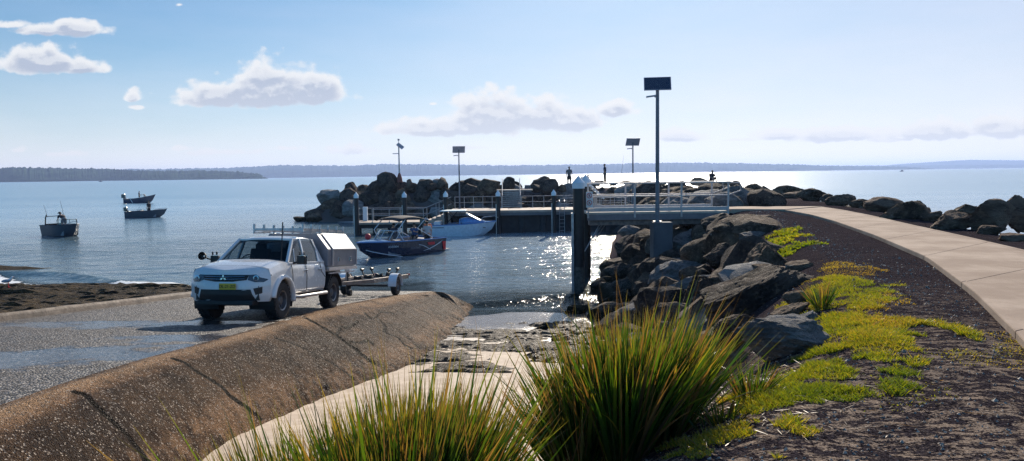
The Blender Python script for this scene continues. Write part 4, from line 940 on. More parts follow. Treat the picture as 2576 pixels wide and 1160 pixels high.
MB().lathe([(.32, -.4), (.26, .05), (.1, .55)], seg=14).build('base', plain('rust_red', (.25, .07, .05), .7), nl)
# ---------------------------------------------------------------- utility truck (local: x forward, y left of the driver, z up, front axle at x=0)
M_body = plain('white_car_paint', (.66, .67, .68), .22, 0, 0, 1, .04, 3, coat=.6)
M_trim = plain('black_trim', (.012, .012, .014), .5)
M_tyre = plain('tyre_rubber', (.016, .016, .018), .75, 0, .4, 60)
M_rim = plain('steel_rim', (.20, .21, .23), .35, .8)
M_chrome = plain('chrome', (.5, .52, .56), .15, 1.0)
M_canvas = plain('dark_canopy_panel', (.22, .22, .25), .45, .3, .1, 30)
M_canlid = plain('sunlit_pale_canopy_lid', (.62, .63, .62), .35, .1)  # pale colour carries the light falling on the sloping lid
M_seat = plain('dark_seat', (.02, .02, .025), .8)
M_plate = plain('yellow_plate', (.55, .40, .03), .5)
M_lampd = plain('headlamp_glass', (.05, .07, .09), .08, 0, coat=.5)
m, t, b, o = newmat('window_glass'); g_ = t.new('ShaderNodeBsdfGlossy'); g_.inputs['Roughness'].default_value = .03; tr_ = t.new('ShaderNodeBsdfTransparent'); tr_.inputs[0].default_value = (.78, .84, .84, 1)
mx = t.new('ShaderNodeMixShader'); fr = t.new('ShaderNodeFresnel'); fr.inputs[0].default_value = 1.5; t.set(mx.inputs[0], t.math('MULTIPLY_ADD', fr.outputs[0], .9, .03)); t.l.new(tr_.outputs[0], mx.inputs[1]); t.l.new(g_.outputs[0], mx.inputs[2]); t.l.new(mx.outputs[0], o.inputs[0]); m.node_tree.nodes.remove(b); M_glass = m
m, t, b, o = newmat('dark_windscreen_glass'); g_ = t.new('ShaderNodeBsdfGlossy'); g_.inputs['Roughness'].default_value = .03; tr_ = t.new('ShaderNodeBsdfTransparent'); tr_.inputs[0].default_value = (.34, .40, .44, 1)
mx = t.new('ShaderNodeMixShader'); fr = t.new('ShaderNodeFresnel'); fr.inputs[0].default_value = 1.45; t.set(mx.inputs[0], t.math('MULTIPLY', fr.outputs[0], .6)); t.l.new(tr_.outputs[0], mx.inputs[1]); t.l.new(g_.outputs[0], mx.inputs[2]); t.l.new(mx.outputs[0], o.inputs[0]); m.node_tree.nodes.remove(b); M_wsc = m
def text_part(body, size, m, parent, mw, ext=.002):
    c = bpy.data.curves.new('txt', 'FONT'); c.body = body; c.size = size; c.extrude = ext; c.align_x = 'CENTER'; c.align_y = 'CENTER'
    to = bpy.data.objects.new('txt', c); COL.objects.link(to); bpy.context.view_layer.update()
    me = bpy.data.meshes.new_from_object(to.evaluated_get(bpy.context.evaluated_depsgraph_get())); bpy.data.objects.remove(to)
    me.transform(mw); o = link('lettering', me, m, parent); return o
fwd = Vector((-.139, -.99, .094)).normalized(); lft = Vector((0, 0, 1)).cross(fwd).normalized(); upv = fwd.cross(lft).normalized()
ute = empty('utility_truck', (0, 0, 0), label='white dual-cab utility truck with canopy and ladder rack standing on the boat ramp', cat='utility truck')
ute.matrix_world = Matrix(((fwd.x, lft.x, upv.x, F0.x), (fwd.y, lft.y, upv.y, F0.y), (fwd.z, lft.z, upv.z, float(ramp_z(F0.x, F0.y))), (0, 0, 0, 1)))
WB, TR, WR = -3.0, .77, .40
def zt_(x): return float(np.interp(x, [-2.45, -.35, -.1, .3, .6, .78, .9], [1.20, 1.22, 1.22, 1.16, 1.09, 1.03, .99]))
def nose(y): return .90 - .30 * (abs(y) / .9) ** 2.6
def width(tt): return float(np.interp(tt, [0, .15, .5, .8, 1], [.84, .885, .90, .885, .84]))
ZB = .50
outl = []
for x in np.arange(-2.42, .60, .06): outl.append((x, 1.0, 0))
for a in np.linspace(1, -1, 41): outl.append((None, a, 1))
for x in np.arange(.57, -2.45, -.06): outl.append((x, -1.0, 0))
rows = []
for tt in np.linspace(0, 1, 17):
    r_ = []
    for x, a, nosef in outl:
        w_ = width(tt)
        if nosef: y = a * w_; xx = nose(a * .9) - .10 * max(0, tt - .55) ** 1.5 * 2 - .04 * max(0, .25 - tt) * 4
        else: y = a * w_; xx = x
        zb = ZB + (.0 if xx < .4 else -.08); z = zb + tt * (zt_(xx) - zb)
        for ax_ in (0, WB):
            dxx = xx - ax_; dzz = z - WR; dd = math.hypot(dxx, dzz)
            if dd < .50 and abs(y) > .6:
                if dd < 1e-3: dxx, dd = 1e-3, 1e-3
                s_ = .50 / dd; xx = ax_ + dxx * s_ * 1.0; z = WR + dzz * s_
                if z < zb and dzz < 0: pass
        r_.append(Vector((xx, y, z)))
    rows.append(r_)
bd = MB(); n = len(rows[0]); fs = []
for i in range(16):
    for j in range(n - 1):
        q4 = [rows[i][j], rows[i][j + 1], rows[i + 1][j + 1], rows[i + 1][j]]; c_ = sum(q4, Vector()) / 4
        ins = any(math.hypot(c_.x - ax_, c_.z - WR) < .497 and abs(c_.y) > .6 for ax_ in (0, WB))
        area = (q4[2] - q4[0]).cross(q4[3] - q4[1]).length
        if ins or area < 2e-4: continue
        bd.add(q4, [(0, 1, 2, 3)])
top = rows[-1]; hood = []
for j in range(n // 2 + 1):
    l_, r__ = top[j], top[n - 1 - j]
    if l_.x < -.42 and l_.x > -2.36: continue
    hood.append([Vector((l_.x + (r__.x - l_.x) * f_, l_.y + (r__.y - l_.y) * f_, l_.z + (r__.z - l_.z) * f_ + .075 * (1 - (2 * f_ - 1) ** 4) * (1 if l_.x > -1 else 0))) for f_ in np.linspace(0, 1, 15)])
hA = [h for h in hood if h[0].x > -1]
bd.grid(hA, flip=True)
body = bd.build('body', M_body, ute, True, weld=True, auto=38)
# bonnet edge groove, grille, lamps, bumper openings laid on the nose
def face(yz, off, name, m, par, thick=.012):
    """closed polygon of (y,z) wrapped over the nose"""
    pts = []
    for k in range(len(yz)):
        (ya, za), (yb, zb_) = yz[k], yz[(k + 1) % len(yz)]
        for f_ in np.linspace(0, 1, 7)[:-1]:
            y = ya + (yb - ya) * f_; z = za + (zb_ - za) * f_; tt = (z - .42) / (zt_(.8) - .42)
            pts.append((y, z, tt))
    cy_ = sum(p[0] for p in pts) / len(pts); cz = sum(p[1] for p in pts) / len(pts)
    def P_(y, z, o2):
        tt = (z - .42) / (zt_(.8) - .42); yy = max(-.9, min(.9, y)); w_ = width(max(0, min(1, tt)))
        a = yy / w_; x = nose(max(-1, min(1, a)) * .9) - .10 * max(0, tt - .55) ** 1.5 * 2 - .04 * max(0, .25 - tt) * 4
        return Vector((x + o2, y * (1 + .002), z))
    vs = []; fs = []; N = len(pts); ring = 5
    for r_ in range(ring + 1):
        k_ = r_ / ring
        for (y, z, _) in pts: vs.append(P_(cy_ + (y - cy_) * k_, cz + (z - cz) * k_, off))
    for r_ in range(ring):
        for i in range(N): fs.append((r_ * N + i, r_ * N + (i + 1) % N, (r_ + 1) * N + (i + 1) % N, (r_ + 1) * N + i))
    for (y, z, _) in pts: vs.append(P_(y, z, -thick))
    for i in range(N): fs.append((ring * N + i, ring * N + (i + 1) % N, (ring + 1) * N + (i + 1) % N, (ring + 1) * N + i))
    return MB().add(vs, fs).build(name, m, par, True, weld=True, auto=40)
gr = face([(-.50, .985), (.50, .985), (.47, .88), (.2, .845), (-.2, .845), (-.47, .88)], .008, 'grille', M_trim, ute)
for z in (.955, .905):
    g = MB(); g.tube([Vector((nose(y) - .02 + .022, y, z - .012 * math.cos(y * 3))) for y in np.linspace(-.44, .44, 15)], .011, 6); g.build('chrome_bar', M_chrome, gr)
em = MB()
for a in (90, 210, 330):
    c_ = Vector((.920, .042 * math.cos(R(a)), .925 + .038 * math.sin(R(a)))); d1 = Vector((0, math.cos(R(a)), math.sin(R(a)))) * .036; d2 = Vector((0, -math.sin(R(a)), math.cos(R(a)))) * .020
    em.prism([c_ + d1, c_ + d2, c_ - d1, c_ - d2], (.012, 0, 0))
em.build('emblem', M_chrome, gr, weld=True)
for s_ in (-1, 1):
    hl = face([(s_ * .50, .985), (s_ * .80, 1.0), (s_ * .885, .985), (s_ * .875, .90), (s_ * .78, .83), (s_ * .62, .835), (s_ * .49, .88)][::s_], .010, 'headlight', M_lampd, ute)
    MB().lathe([(.055, 0), (.06, .01), (.045, .012)], (nose(.62) + .005, s_ * .66, .915), (1, 0, 0), 16).build('reflector', M_chrome, hl)
    face([(s_ * .60, .70), (s_ * .76, .735), (s_ * .755, .60), (s_ * .64, .565)][::s_], .006, 'fog_lamp_recess', M_trim, ute)
lb = face([(-.55, .68), (.55, .68), (.58, .58), (.66, .41), (-.66, .41), (-.58, .58)], .006, 'lower_intake', M_trim, ute)
MB().box((.72, 0, .40), (.30, 1.25, .10)).build('bash_plate', M_trim, ute, bevel=.02)
pl = MB().box((.935, .10, .745), (.014, .37, .13)).build('number_plate', M_plate, ute, bevel=.006)
mw = Matrix.Translation((.946, .10, .745)) @ Matrix(((0, 0, 1, 0), (1, 0, 0, 0), (0, 1, 0, 0), (0, 0, 0, 1)))
text_part('DL-21-ZD', .085, M_trim, pl, mw)
# greenhouse
def both(fn):
    for s_ in (1, -1): fn(s_)
A0, B0, C0, D0 = (-.36, .82, 1.21), (-1.26, .845, 1.20), (-2.02, .845, 1.20), (-2.42, .82, 1.20)
A1, B1, C1, D1 = (-1.02, .63, 1.735), (-1.32, .665, 1.765), (-1.86, .66, 1.765), (-2.22, .62, 1.72)
def P3(p, s_, o2=0): return Vector((p[0], s_ * (p[1] + o2), p[2]))
g = MB()
for s_ in (1, -1):
    g.bar(P3(A0, s_), P3(A1, s_), .085, .06, (0, 1, 0)); g.bar(P3(B0, s_), P3(B1, s_), .07, .05, (0, 1, 0)); g.bar(P3((-.72, .835, 1.2), s_), P3((-.86, .735, 1.52), s_), .02, .03, (0, 1, 0))
    g.prism([P3(C0, s_, -.02), P3((-2.14, .845, 1.2), s_, -.02), P3(D0, s_, -.02), P3(D1, s_, -.02), P3((-1.98, .66, 1.765), s_, -.02), P3((-2.10, .75, 1.50), s_, -.02)][::1], (0, s_ * .045, 0))
    g.bar(P3(A1, s_), P3(D1, s_), .06, .06, (0, 1, 0))
    g.bar(P3((-.36, .84, 1.19), s_), P3((-2.42, .84, 1.19), s_), .05, .05)
g.bar(P3(D0, 1), P3(D0, -1), .06, .08); g.bar((A1[0], .62, 1.735), (A1[0], -.62, 1.735), .09, .05); g.bar((D1[0], .6, 1.72), (D1[0], -.6, 1.72), .08, .06)
g.bar((-.38, .8, 1.2), (-.38, -.8, 1.2), .14, .05)
g.build('cab_frame', M_body, ute, bevel=.012)
rr = []
for x, z, w_ in [(-.98, 1.725, .60), (-1.06, 1.765, .645), (-1.3, 1.80, .665), (-1.6, 1.815, .668), (-1.95, 1.80, .662), (-2.16, 1.765, .645), (-2.27, 1.70, .61)]:
    rr.append([Vector((x, y * w_, z - .05 * abs(y) ** 5 - .012 * y * y)) for y in np.linspace(-1, 1, 17)])
MB().grid(rr).build('roof', M_body, ute, True, solid=.03)
def quad(pts, name, m, inset=.0, off=.0):
    pts = [Vector(p) for p in pts]; return MB().add(pts, [tuple(range(len(pts)))]).build(name, m, ute)
wsr = []
for f_ in np.linspace(0, 1, 6):
    wsr.append([Vector((A0[0] + (A1[0] - A0[0]) * f_ + .10 * (1 - y * y) * (1 - f_ * .5), y * (A0[1] + (A1[1] - A0[1]) * f_ - .02), A0[2] + (A1[2] - A0[2]) * f_)) for y in np.linspace(-1, 1, 9)])
MB().grid(wsr).build('windscreen', M_wsc, ute, True)
for s_ in (1, -1):
    quad([P3((-.42, .82, 1.215), s_), P3(B0, s_), P3(B1, s_), P3(A1, s_)], 'front_side_window', M_glass)
    quad([P3(B0, s_), P3(C0, s_), P3((-2.10, .75, 1.50), s_), P3((-1.98, .66, 1.765), s_), P3(B1, s_)], 'rear_side_window', M_glass)
quad([(D0[0], .78, 1.22), (D0[0], -.78, 1.22), (D1[0], -.58, 1.70), (D1[0], .58, 1.70)], 'rear_window', M_glass)
# cabin
it = MB()
for y in (.38, -.38):
    it.box((-1.25, y, 1.05), (.5, .5, .3)); it.box((-1.5, y, 1.25), (.14, .48, .55), Matrix.Rotation(R(-12), 3, 'Y')); it.box((-1.56, y, 1.56), (.10, .26, .18))
it.box((-2.15, 0, 1.2), (.16, 1.25, .5)); it.box((-1.3, 0, .8), (2.0, 1.5, .2))
it.build('seats', M_seat, ute, bevel=.03)
it = MB().box((-.62, 0, 1.12), (.36, 1.5, .18)); it.build('dashboard', M_trim, ute, bevel=.05)
g = MB().lathe([(.17, -.01), (.185, 0), (.17, .01), (.155, 0)], (-.88, -.38, 1.24), (.85, 0, .5), 20, closed=True); g.build('steering_wheel', M_trim, ute)
# doors: shut lines and handles
for s_ in (1, -1):
    g = MB()
    for pts in ([(-.42, .895, 1.17), (-.48, .905, .95), (-.50, .90, .60), (-.58, .885, .535)], [(-1.26, .87, 1.18), (-1.26, .908, .9), (-1.26, .90, .56)], [(-2.12, .87, 1.18), (-2.15, .90, .98), (-2.38, .905, .82)], [(-.58, .89, .535), (-2.3, .89, .535)]):
        g.tube([P3(p, s_, .001) for p in pts], .008, 4)
    g.build('door_gap', M_trim, ute)
    for x in (-1.14, -2.02):
        g = MB(); g.box((x, s_ * .925, 1.02), (.17, .03, .035)); g.build('door_handle', M_chrome, ute, bevel=.01)
    # flares
    for ax_ in (0, WB if False else 0):
        pass
    g = MB(); prof = []
    rows2 = []
    for a in np.linspace(R(10), R(186), 30):
        c_, sn = math.cos(a), math.sin(a)
        rows2.append([Vector((rr_ * c_, s_ * yy, WR + rr_ * sn)) for rr_, yy in ((.475, .80), (.478, .945), (.50, .965), (.535, .955), (.56, .905), (.56, .86))])
    g.grid(rows2, flip=(s_ < 0)); g.build('wheel_arch_flare', M_body, ute, True, solid=.006)
    g = MB(); rows2 = []
    for a in np.linspace(R(-20), R(200), 24): rows2.append([Vector((.485 * math.cos(a), s_ * yy, WR + .485 * math.sin(a))) for yy in (.35, .9)])
    g.grid(rows2); g.box((0, s_ * .38, .75), (.95, .03, .6)); g.build('wheel_well', M_trim, ute)
    g = MB().tube([P3((-.50, .80, .47), s_), P3((-.62, .98, .44), s_), P3((-2.28, .98, .44), s_), P3((-2.4, .80, .47), s_)], .04, 8); g.build('side_step', M_galv, ute, auto=60)
    mi_ = MB(); mi_.box((-.62, s_ * 1.04, 1.27), (.09, .19, .19)); mi_.bar((-.58, s_ * .86, 1.2), (-.60, s_ * .98, 1.22), .05, .05); mi_.box((-.62, s_ * 1.10, 1.42), (.05, .03, .08)); mi_.box((-.62, s_ * 1.0, 1.42), (.05, .03, .08)); mr = mi_.build('side_mirror', M_trim, ute, bevel=.025)
    rf = MB().box((-.675, s_ * 1.06, 1.27), (.006, .18, .2)).build('mirror_glass', M_chrome, mr)
sl = MB().lathe([(.02, -.09), (.075, -.06), (.09, .0), (.095, .02), (.08, .03)], (-.52, -1.30, 1.36), (1, 0, .1), 18); sl.bar((-.55, -1.12, 1.28), (-.55, -1.25, 1.33), .03, .03); sl.build('spotlight', M_trim, ute)
# chassis underside
ch = MB(); ch.box((-1.6, 0, .46), (3.9, 1.1, .12)); ch.tube([(0, -.75, WR), (0, .75, WR)], .06, 8); ch.tube([(WB, -.75, WR), (WB, .75, WR)], .07, 8); ch.ball((WB, .05, WR), .17); ch.box((.35, 0, .6), (.8, 1.4, .3)); ch.build('chassis', M_trim, ute)
# wheels
def wheel(par, c, r, w, name='wheel', rimr=.56, knobs=True, side=1):
    g = MB(); prof = [(r * rimr, -w * .42), (r * .78, -w * .5), (r * .95, -w * .47), (r, -w * .36), (r, w * .36), (r * .95, w * .47), (r * .78, w * .5), (r * rimr, w * .42)]
    g.lathe(prof, c, (0, 1, 0), 40, closed=True)
    if knobs:
        for k in range(26):
            a = 2 * math.pi * k / 26
            for yy in (-.3, .3):
                rot = Matrix.Rotation(-a, 3, 'Y'); a2 = a + (.1 if yy > 0 else 0); g.box(Vector(c) + Vector((math.cos(a2) * r, yy * w, -math.sin(a2) * -r)), (.03, w * .3, .055), Matrix.Rotation(-a2, 3, 'Y'))
    wo = g.build(name, M_tyre, par, auto=35)
    g = MB(); s_ = side; g.lathe([(r * rimr * 1.02, -s_ * w * .4), (r * rimr * .98, s_ * w * .44), (r * rimr * .86, s_ * w * .40), (r * rimr * .80, s_ * w * .1), (r * .26, s_ * w * .14), (r * .2, s_ * w * .3), (r * .05, s_ * w * .32), (.001, s_ * w * .32)], c, (0, 1, 0), 32)
    g.build('rim', M_rim, wo, auto=35)
    g = MB()
    for k in range(6):
        a = 2 * math.pi * k / 6; p = Vector(c) + Vector((math.cos(a) * r * rimr * .62, s_ * w * .115, math.sin(a) * r * rimr * .62)); g.ball(p, (r * .07, .012, r * .07), 8, 5)
    g.build('rim_hole', M_trim, wo); return wo
for x in (0, WB):
    for s_ in (1, -1): wheel(ute, (x, s_ * TR, WR), WR, .27, side=s_)
# tray and canopy
tr = MB(); tr.box((-3.52, 0, 1.02), (2.06, 1.86, .08)); tr.box((-3.52, 0, .93), (2.0, 1.0, .12)); tr.build('tray', M_galv, ute, bevel=.01)
for s_ in (1, -1):
    MB().bar((-2.5, s_ * .95, 1.00), (-4.56, s_ * .95, 1.00), .04, .07).build('tray_rail', M_alu, ute)
    MB().bar((-2.55, s_ * .94, .90), (-4.4, s_ * .94, .90), .03, .03).build('rope_rail', M_alu, ute)
    MB().lathe([(.55, -.15), (.56, .17), (.53, .17), (.52, -.15)], (WB, s_ * .77, WR + .02), (0, 1, 0), 36, closed=True) if False else None
    g = MB(); rows2 = [[Vector((WB + .52 * math.cos(a), s_ * yy, WR + .52 * math.sin(a))) for yy in (.62, .93)] for a in np.linspace(R(15), R(165), 18)]; g.grid(rows2); g.build('mudguard', M_trim, ute, solid=.02)
can = MB(); sec = [(.93, 1.07), (.93, 1.50), (.62, 1.90), (-.62, 1.90), (-.93, 1.50), (-.93, 1.07)]
can.prism([(-2.50, y, z) for y, z in sec], (-2.04, 0, 0)); can = can.build('canopy', M_canvas, ute, bevel=.01)
for s_ in (1, -1):
    a = Vector((-2.78, s_ * .945, 1.50)); b2 = Vector((-2.78, s_ * .632, 1.905)); nrm = Vector((0, s_ * .40, .31)).normalized() * .02
    pp = [a, Vector((-4.5, a.y, a.z)), Vector((-4.5, b2.y, b2.z)), b2]; MB().prism(pp, nrm).build('canopy_lid', M_canlid, can, bevel=.006)
    g = MB(); g.box((-3.64, s_ * .94, 1.28), (1.72, .016, .41)); g.build('side_panel', M_canvas, can, bevel=.005)
    for x in (-3.2, -4.05): MB().box((x, s_ * .953, 1.24), (.07, .02, .11)).build('latch', M_chrome, can, bevel=.008)
    g = MB(); g.bar((-2.76, s_ * .955, 1.08), (-2.76, s_ * .955, 1.5), .025, .03); g.bar((-4.52, s_ * .955, 1.08), (-4.52, s_ * .955, 1.5), .025, .03); g.bar((-2.76, s_ * .96, 1.5), (-4.52, s_ * .96, 1.5), .03, .02); g.build('panel_edge', M_alu, can)
MB().box((-4.58, 0, 1.3), (.03, 1.7, .5)).build('tailgate', M_canvas, ute)
# ladder rack
rk = MB()
for y in (.60, -.60): rk.bar((-1.7, y, 1.98), (-4.45, y, 1.98), .045, .07); rk.bar((-1.6, y, 1.90), (-2.5, y, 1.93), .03, .03)
rk = rk.build('ladder_rack', M_galv, ute)
g = MB()
for x in (-1.68, -2.2, -2.75, -3.3, -3.9, -4.38):
    g.bar((x, .62, 1.99), (x, -.62, 1.99), .04, .05)
    for y in (.62, -.62): g.box((x, y, 2.06), (.035, .05, .12)); g.box((x, y, 1.95), (.03, .03, .12))
g.build('crossbar', M_galv, rk)
an = MB(); an.tube([(-.30, .70, 1.2), (-.32, .70, 1.32), (-.36, .71, 2.12)], [.03, .012, .014], 8); an.build('antenna', M_trim, ute)
wp = MB(); wp.tube([(-.45, .1, 1.25), (-.6, .6, 1.34)], .008, 5); wp.tube([(-.45, -.6, 1.25), (-.6, -.1, 1.36)], .008, 5); wp.build('wiper', M_trim, ute)
# ---------------------------------------------------------------- boat trailer
tl = empty('boat_trailer', (0, 0, 0), label='empty galvanised boat trailer hitched behind the white utility truck', cat='boat trailer')
AX = Vector((-4.62, 24.75, 0)); tl.matrix_world = Matrix(((fwd.x, lft.x, upv.x, AX.x), (fwd.y, lft.y, upv.y, AX.y), (fwd.z, lft.z, upv.z, float(ramp_z(AX.x, AX.y))), (0, 0, 0, 1)))
M_tfr = plain('rust_stained_galvanised', (.30, .25, .22), .5, .5, .3, 20, .35, 4)
g = MB()
for s_ in (1, -1): g.bar((1.4, s_ * .55, .52), (-2.2, s_ * .62, .52), .07, .14); g.bar((1.4, s_ * .55, .52), (3.2, s_ * .04, .50), .06, .11)
for x in (1.4, .3, -.9, -2.2): g.bar((x, .6, .50), (x, -.6, .50), .07, .09)
g.build('frame', M_tfr, tl, bevel=.006)
g = MB(); g.tube([(0, -.82, .31), (0, .82, .31)], .035, 8); g.build('axle', M_trim, tl)
for s_ in (1, -1):
    wheel(tl, (0, s_ * .84, .31), .31, .18, knobs=False, side=s_)
    g = MB(); rows2 = [[Vector((.37 * math.cos(a) * 1.05, s_ * yy, .33 + .37 * math.sin(a))) for yy in (.70, .72, .95, .97)] for a in np.linspace(R(-5), R(185), 16)]; g.grid(rows2); g.build('mudguard', M_cap, tl, solid=.012)
    g = MB(); g.bar((0, s_ * .6, .5), (0, s_ * .74, .68), .04, .03); g.build('mudguard_bracket', M_tfr, tl)
    for x in (-.5, -1.5):
        g = MB(); g.bar((x, s_ * .35, .52), (x, s_ * .48, .80), .05, .04); g.tube([(x - .10, s_ * .46, .80), (x + .10, s_ * .46, .80)], .045, 10); g.build('side_roller', M_trim, tl)
    MB().box((-2.26, s_ * .62, .58), (.04, .12, .06)).build('tail_lamp', M_red, tl)
for x in (1.2, .2, -.9, -2.1): g = MB(); g.tube([(x, -.12, .62), (x, 0, .59), (x, .12, .62)], [.06, .045, .06], 10); g.box((x, 0, .55), (.05, .3, .06)); g.build('keel_roller', M_trim, tl)
g = MB(); g.bar((2.25, 0, .55), (2.05, 0, 1.05), .07, .07); g.box((2.02, 0, 1.08), (.16, .16, .1)); g.build('winch_post', M_tfr, tl)
MB().lathe([(.11, -.07), (.11, .07), (.0, .07)], (2.15, .02, .92), (0, 1, 0), 14).build('winch', M_cap, tl)
g = MB(); g.lathe([(.09, -.05), (.10, 0), (.09, .05), (.001, .05)], (2.5, .2, .22), (0, 1, 0), 14); g.tube([(2.5, .14, .25), (2.5, .14, .85)], .025, 6); g.build('jockey_wheel', M_trim, tl)
MB().box((3.28, 0, .50), (.22, .09, .08)).build('coupling', M_tfr, tl, bevel=.01)
# ---------------------------------------------------------------- boats
M_alub = plain('dull_aluminium_hull', (.05, .065, .09), .45, .2, .1, 30, .15)
M_navy = plain('navy_gelcoat', (.010, .018, .05), .15, 0, coat=.6)
M_bwh = plain('white_gelcoat', (.62, .66, .72), .2, 0, coat=.5)
M_bblue = plain('blue_gelcoat', (.10, .25, .55), .2, 0, coat=.5)
M_int = plain('grey_boat_lining', (.22, .23, .26), .6)
M_outb = plain('black_outboard_cowl', (.015, .016, .02), .25, 0, coat=.3)
M_vinyl = plain('boat_canvas', (.035, .03, .035), .8)
M_redf = plain('red_float', (.6, .03, .04), .5)
M_rodm = plain('rod_black', (.03, .03, .03), .4)
def hull(par, L, B, H, rise=.25, draft=.25, mh=None, mt=None, deck=.0, flare=.12, stripe=None):
    """x forward from transom (0) to stem (L); z=0 is the waterline"""
    n = 26; rows = []; inner = []; sheer = []
    for i in range(n + 1):
        u = i / n; x = u * L; b_ = B / 2 * (1 - max(0, (u - .42) / .58) ** 2.3); sz = H + rise * u ** 2.2; b_ = max(b_, .015)
        kz = -draft + (draft + H * .55) * max(0, (u - .66) / .34) ** 2.4; cz = kz + .22 + (.12 * u); cz = min(cz, sz - .05); cb = b_ * (1 - flare - .25 * max(0, u - .5))
        xk = x + (0 if u < .8 else 0)
        h_ = [Vector((x, 0, kz)), Vector((x, cb * .5, kz + (cz - kz) * .45)), Vector((x, cb, cz)), Vector((x, (cb + b_) / 2 * 1.01, (cz + sz) / 2)), Vector((x, b_, sz))]
        # rake the stem
        for v in h_: v.x += (v.z - sz) * .55 * max(0, (u - .7) / .3)
        rows.append([Vector((v.x, -v.y, v.z)) for v in h_[::-1]] + h_[1:]); sheer.append(h_[-1].copy())
        inner.append((h_[-1].x, b_, sz))
    g = MB(); g.grid(rows); g.add(rows[0], [tuple(range(len(rows[0])))])
    ho = g.build('hull', mh, par, True, weld=True, auto=32)
    # gunwale and interior
    g = MB()
    for s_ in (1, -1): g.tube([Vector((x, s_ * b_, z + .01)) for x, b_, z in inner], .035, 6)
    g.tube([(0, -inner[0][1], inner[0][2]), (0, inner[0][1], inner[0][2])], .035, 6); g.build('gunwale', mt, par, auto=50)
    g = MB(); k0 = int(n * (1 - deck))
    rows = []
    for i, (x, b_, z) in enumerate(inner):
        if i > k0: break
        bb = max(b_ - .07, .01); rows.append([Vector((x, -b_, z)), Vector((x, -bb, z - .01)), Vector((x, -bb * .92, .08)), Vector((x, 0, .05)), Vector((x, bb * .92, .08)), Vector((x, bb, z - .01)), Vector((x, b_, z))])
    g.grid(rows, flip=True); g.build('interior', M_int, par)
    if deck > 0:
        g = MB(); rows = []
        for x, b_, z in inner[k0 - 1:]: rows.append([Vector((x, y * b_, z + .09 * (1 - y * y) * min(1, b_ * 2))) for y in np.linspace(-1, 1, 9)])
        g.grid(rows, flip=True); x, b_, z = inner[k0 - 1]; g.build('foredeck', mt, par, True)
    return inner
def outboard(par, x, y, z, s=1.0):
    g = MB(); g.box((x - .22 * s, y, z + .30 * s), (.42 * s, .30 * s, .42 * s), Matrix.Rotation(R(-8), 3, 'Y'), .82); o_ = g.build('outboard_motor', M_outb, par, bevel=.05)
    g = MB(); g.box((x - .16 * s, y, z - .15 * s), (.16 * s, .12 * s, .6 * s)); g.box((x - .2 * s, y, z - .50 * s), (.34 * s, .24 * s, .03)); g.box((x + .02, y, z + .02), (.1, .22, .3)); g.build('outboard_leg', M_outb, o_, bevel=.01)
def windscreen(par, x, w, z, h, rake=.25, fr=M_galv, gl=None):
    gl = gl or M_glass; P_ = [Vector((x - .35, -w, z)), Vector((x, -w * .75, z)), Vector((x + .12, 0, z + .02)), Vector((x, w * .75, z)), Vector((x - .35, w, z))]; T_ = [p + Vector((-rake, 0, h)) for p in P_]
    g = MB(); g.grid([P_, T_]); o_ = g.build('windscreen', gl, par)
    g = MB(); g.tube(T_, .02, 6)
    for p, q_ in zip(P_, T_): g.tube([p, q_], .018, 6)
    g.build('windscreen_frame', fr, o_)
def boat_empty(name, x, y, ang, label, group=None):
    return empty(name, (x, y, 0), ang, label, 'boat', group)
# ---- people
def skinmesh(name, V, E, RD_, m, parent, sub=1):
    me = bpy.data.meshes.new(name); me.from_pydata(V, E, []); o = link(name, me, m, parent); md = o.modifiers.new('skin', 'SKIN'); md.use_smooth_shade = True
    for i, r_ in enumerate(RD_):
        sv = me.skin_vertices[0].data[i]; sv.radius = r_ if isinstance(r_, tuple) else (r_, r_); sv.use_root = (i == 0)
    if sub: q_ = o.modifiers.new('sub', 'SUBSURF'); q_.levels = sub; q_.render_levels = sub
    return o
M_skin = plain('skin', (.36, .22, .16), .6); M_hair = plain('dark_hair', (.02, .015, .012), .7)
def cloth(c): return plain('cloth_%02d_%02d_%02d' % tuple(int(v * 99) for v in c), c, .85)
POSE = {
 'stand': dict(pel=(0,0,.93), sp=(0,.0,1.12), ch=(0,.0,1.32), nk=(0,.02,1.47), hd=(0,.04,1.58), ht=(0,.05,1.68), sh=(.18,0,1.41), el=(.25,-.02,1.14), wr=(.24,.06,.90), ha=(.24,.09,.83), hip=(.09,0,.90), kn=(.11,.02,.50), an=(.12,-.02,.09), to=(.13,.13,.04)),
 'sit': dict(pel=(0,0,.14), sp=(0,.03,.33), ch=(0,.08,.52), nk=(0,.13,.66), hd=(0,.17,.77), ht=(0,.19,.86), sh=(.18,.09,.60), el=(.24,.22,.36), wr=(.14,.42,.34), ha=(.10,.48,.34), hip=(.09,.02,.14), kn=(.13,.42,.36), an=(.12,.52,.0), to=(.12,.66,-.03)),
 'helm': dict(pel=(0,0,.52), sp=(0,.02,.70), ch=(0,.05,.90), nk=(0,.08,1.05), hd=(0,.11,1.16), ht=(0,.12,1.26), sh=(.18,.05,.98), el=(.24,.20,.78), wr=(.15,.40,.84), ha=(.13,.47,.86), hip=(.09,.02,.52), kn=(.12,.40,.50), an=(.12,.42,.09), to=(.12,.56,.04)),
 'lean': dict(pel=(0,-.05,.86), sp=(0,.12,1.0), ch=(0,.32,1.10), nk=(0,.48,1.16), hd=(0,.58,1.22), ht=(0,.65,1.29), sh=(.18,.40,1.10), el=(.22,.50,.84), wr=(.16,.60,.62), ha=(.14,.64,.56), hip=(.09,-.05,.84), kn=(.12,.08,.48), an=(.12,-.04,.09), to=(.12,.12,.04)),
}
